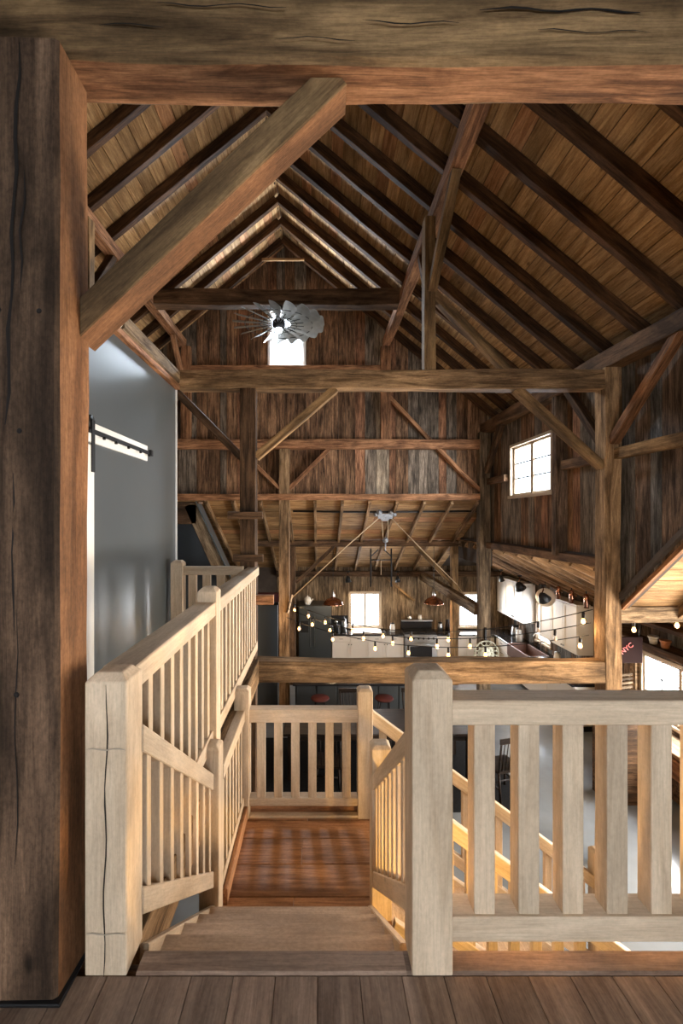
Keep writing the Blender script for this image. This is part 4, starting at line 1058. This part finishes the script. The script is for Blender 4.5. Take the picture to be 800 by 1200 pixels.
for s in spots[1:]:
    c = copy_tree(ch, Dm(s)); c['label'] = s[3]
ch.matrix_basis = Dm(spots[0])
t = thing('dining_table', (1.0, 7.5, ZL), 'long black dining table below the low girder', 'table')
box('top', (-.55, 7.05, ZL + .72), (2.45, 8.0, ZL + .76), M['darkwood'], t, .008)
for x in (-.45, 2.35):
    for y in (7.13, 7.92): timber('leg', (x, y, ZL + .012), (x, y, ZL + .72), .07, .07, M['darkwood'], t, up=(0, -1, 0))
for y in (7.13, 7.92): timber('apron', (-.41, y, ZL + .67), (2.31, y, ZL + .67), .025, .09, M['darkwood'], t)
rg = box('area_rug', (-1.3, 6.35, ZL), (3.05, 8.5, ZL + .012), M['rug'], None, .004); tag(rg, 'charcoal rug under the long black dining table', 'rug')

# ================================================================ RIGHT AISLE BY THE BIG WINDOW
t = thing('window_bench', (5.2, 6.8, ZL), 'brown wooden bench cabinet under the large gridded aisle window', 'bench')
box('body', (5.06, 4.6, ZL + .08), (XW, 8.3, ZL + .74), M['hewn_dark'], t, .006)
timber('top', (5.24, 4.55, ZL + .77), (5.24, 8.35, ZL + .77), .50, .05, M['girder'], t)
timber('front_rail', (5.045, 4.6, ZL + .55), (5.045, 8.3, ZL + .55), .03, .28, M['red_timber'], t)
t = thing('bowl', (5.2, 7.0, ZL + .795), 'shallow terracotta bowl on the window bench', 'bowl')
lathe('body', [(0, 0), (.08, 0), (.15, .05), (.18, .11), (.17, .11), (.13, .05), (0, .02)], (5.20, 7.25, ZL + .795), M['ceramic'], t)
t = thing('radio', (5.25, 6.2, ZL + .795), 'small grey box radio on the window bench at the right edge', 'radio')
box('body', (5.12, 5.95, ZL + .795), (5.28, 6.35, ZL + .97), M['chrome'], t, .012)
box('front', (5.113, 5.98, ZL + .82), (5.121, 6.32, ZL + .95), M['black'], t, .003)
tube('handle', [(5.2, 6.0, ZL + .97), (5.2, 6.02, ZL + 1.02), (5.2, 6.28, ZL + 1.02), (5.2, 6.30, ZL + .97)], .008, M['black'], t)
t = thing('wall_shelf', (5.35, 6.8, -.4), 'long dark plank shelf above the large gridded window', 'shelf')
timber('board', (5.34, 5.5, -.43), (5.34, 7.95, -.43), .30, .11, M['hewn_dark'], t)
timber('upper_board', (5.36, 5.5, -.08), (5.36, 7.95, -.08), .26, .07, M['hewn_dark'], t)
for y in (5.6, 7.92): box('side', (5.22, y - .02, -.38), (5.49, y + .02, -.11), M['hewn_dark'], t, .003)
box('jamb_board', (5.42, 7.78, -1.72), (5.50, 7.92, -.48), M['girder'], t, .004)
def flower_pot(x, y, m, label):
    t = thing('flower_pot', (x, y, -.375), label, 'flower pot')
    lathe('body', [(0, 0), (.05, 0), (.068, .10), (.06, .10), (.045, .02), (0, .02)], (x, y, -.375), M[m], t, n=18)
    lathe('rim', [(.066, 0), (.076, .002), (.076, .03), (.066, .03)], (x, y, -.285), M[m], t, n=18)
flower_pot(5.30, 7.20, 'ceramic', 'white ceramic pot on the plank shelf')
flower_pot(5.30, 6.95, 'terracotta', 'terracotta pot on the plank shelf')
# dark board with red lettering, hung below the wing beam
t = thing('letter_sign', (4.6, 6.9, -.5), 'dark board with tilted red letters behind the right hall post', 'sign')
box('board', (4.50, 6.93, -.60), (4.94, 6.96, -.20), M['signboard'], t, .005)
cu = bpy.data.curves.new('letters', 'FONT'); cu.body = 'NYC'; cu.size = .105; cu.extrude = .004; cu.align_x = 'CENTER'
tmp = bpy.data.objects.new('letters', cu); COL.objects.link(tmp)
dg = bpy.context.evaluated_depsgraph_get(); me = bpy.data.meshes.new_from_object(tmp.evaluated_get(dg)); bpy.data.objects.remove(tmp)
me.materials.clear()
put('letters', me, M['neon'], Matrix.Translation((4.71, 6.923, -.40)) @ Matrix.Rotation(math.pi / 2, 4, 'X') @ Matrix.Rotation(math.radians(38), 4, 'Z'), t)
for x in (4.55, 4.89): tube('cord', [(x, 6.945, -.20), (x, 6.9, .32)], .005, M['black'], t, n=6)
# plate rack on the floor cabinet behind the post
t = thing('dish_rack', (4.3, 6.4, -1), 'striped grey slatted crate behind the foot of the right hall post', 'crate')
for i in range(6):
    timber('slat', (4.25, 6.60, -.99 + .06 * i), (4.55, 6.60, -.95 + .06 * i), .02, .036, M['siding_pale'], t)
for x in (4.28, 4.52): box('upright', (x - .012, 6.612, -1.02), (x + .012, 6.635, -.63), M['siding_pale'], t, .002)
box('stand', (4.15, 6.50, ZL), (4.65, 6.9, -1.02), M['hewn_dark'], t, .004)
# warm sconce on the far face of the loft edge beam, above the lower stairs
t = thing('wall_sconce', (1.0, 1.69, -.2), 'warm bulb sconce on the loft edge beam above the lower stairs', 'wall lamp')
lathe('base', [(.05, 0), (.05, .02), (.02, .03), (0, .03)], (1.0, 1.66, -.17), M['black'], t, n=16, axis=(0, 1, 0))
tube('arm', [(1.0, 1.68, -.17), (1.0, 1.76, -.17), (1.0, 1.78, -.20)], .008, M['black'], t)
lathe('bulb', [(.012, 0), (.022, -.02), (.030, -.05), (.022, -.075), (0, -.085)], (1.0, 1.78, -.20), M['bulb'], t, n=14)
l = bpy.data.lights.new('warm_glow', 'POINT'); l.energy = 42; l.color = (1, .60, .18); l.shadow_soft_size = .04
link(bpy.data.objects.new('warm_glow', l), Matrix.Translation((1.0, 1.80, -.33)), t)
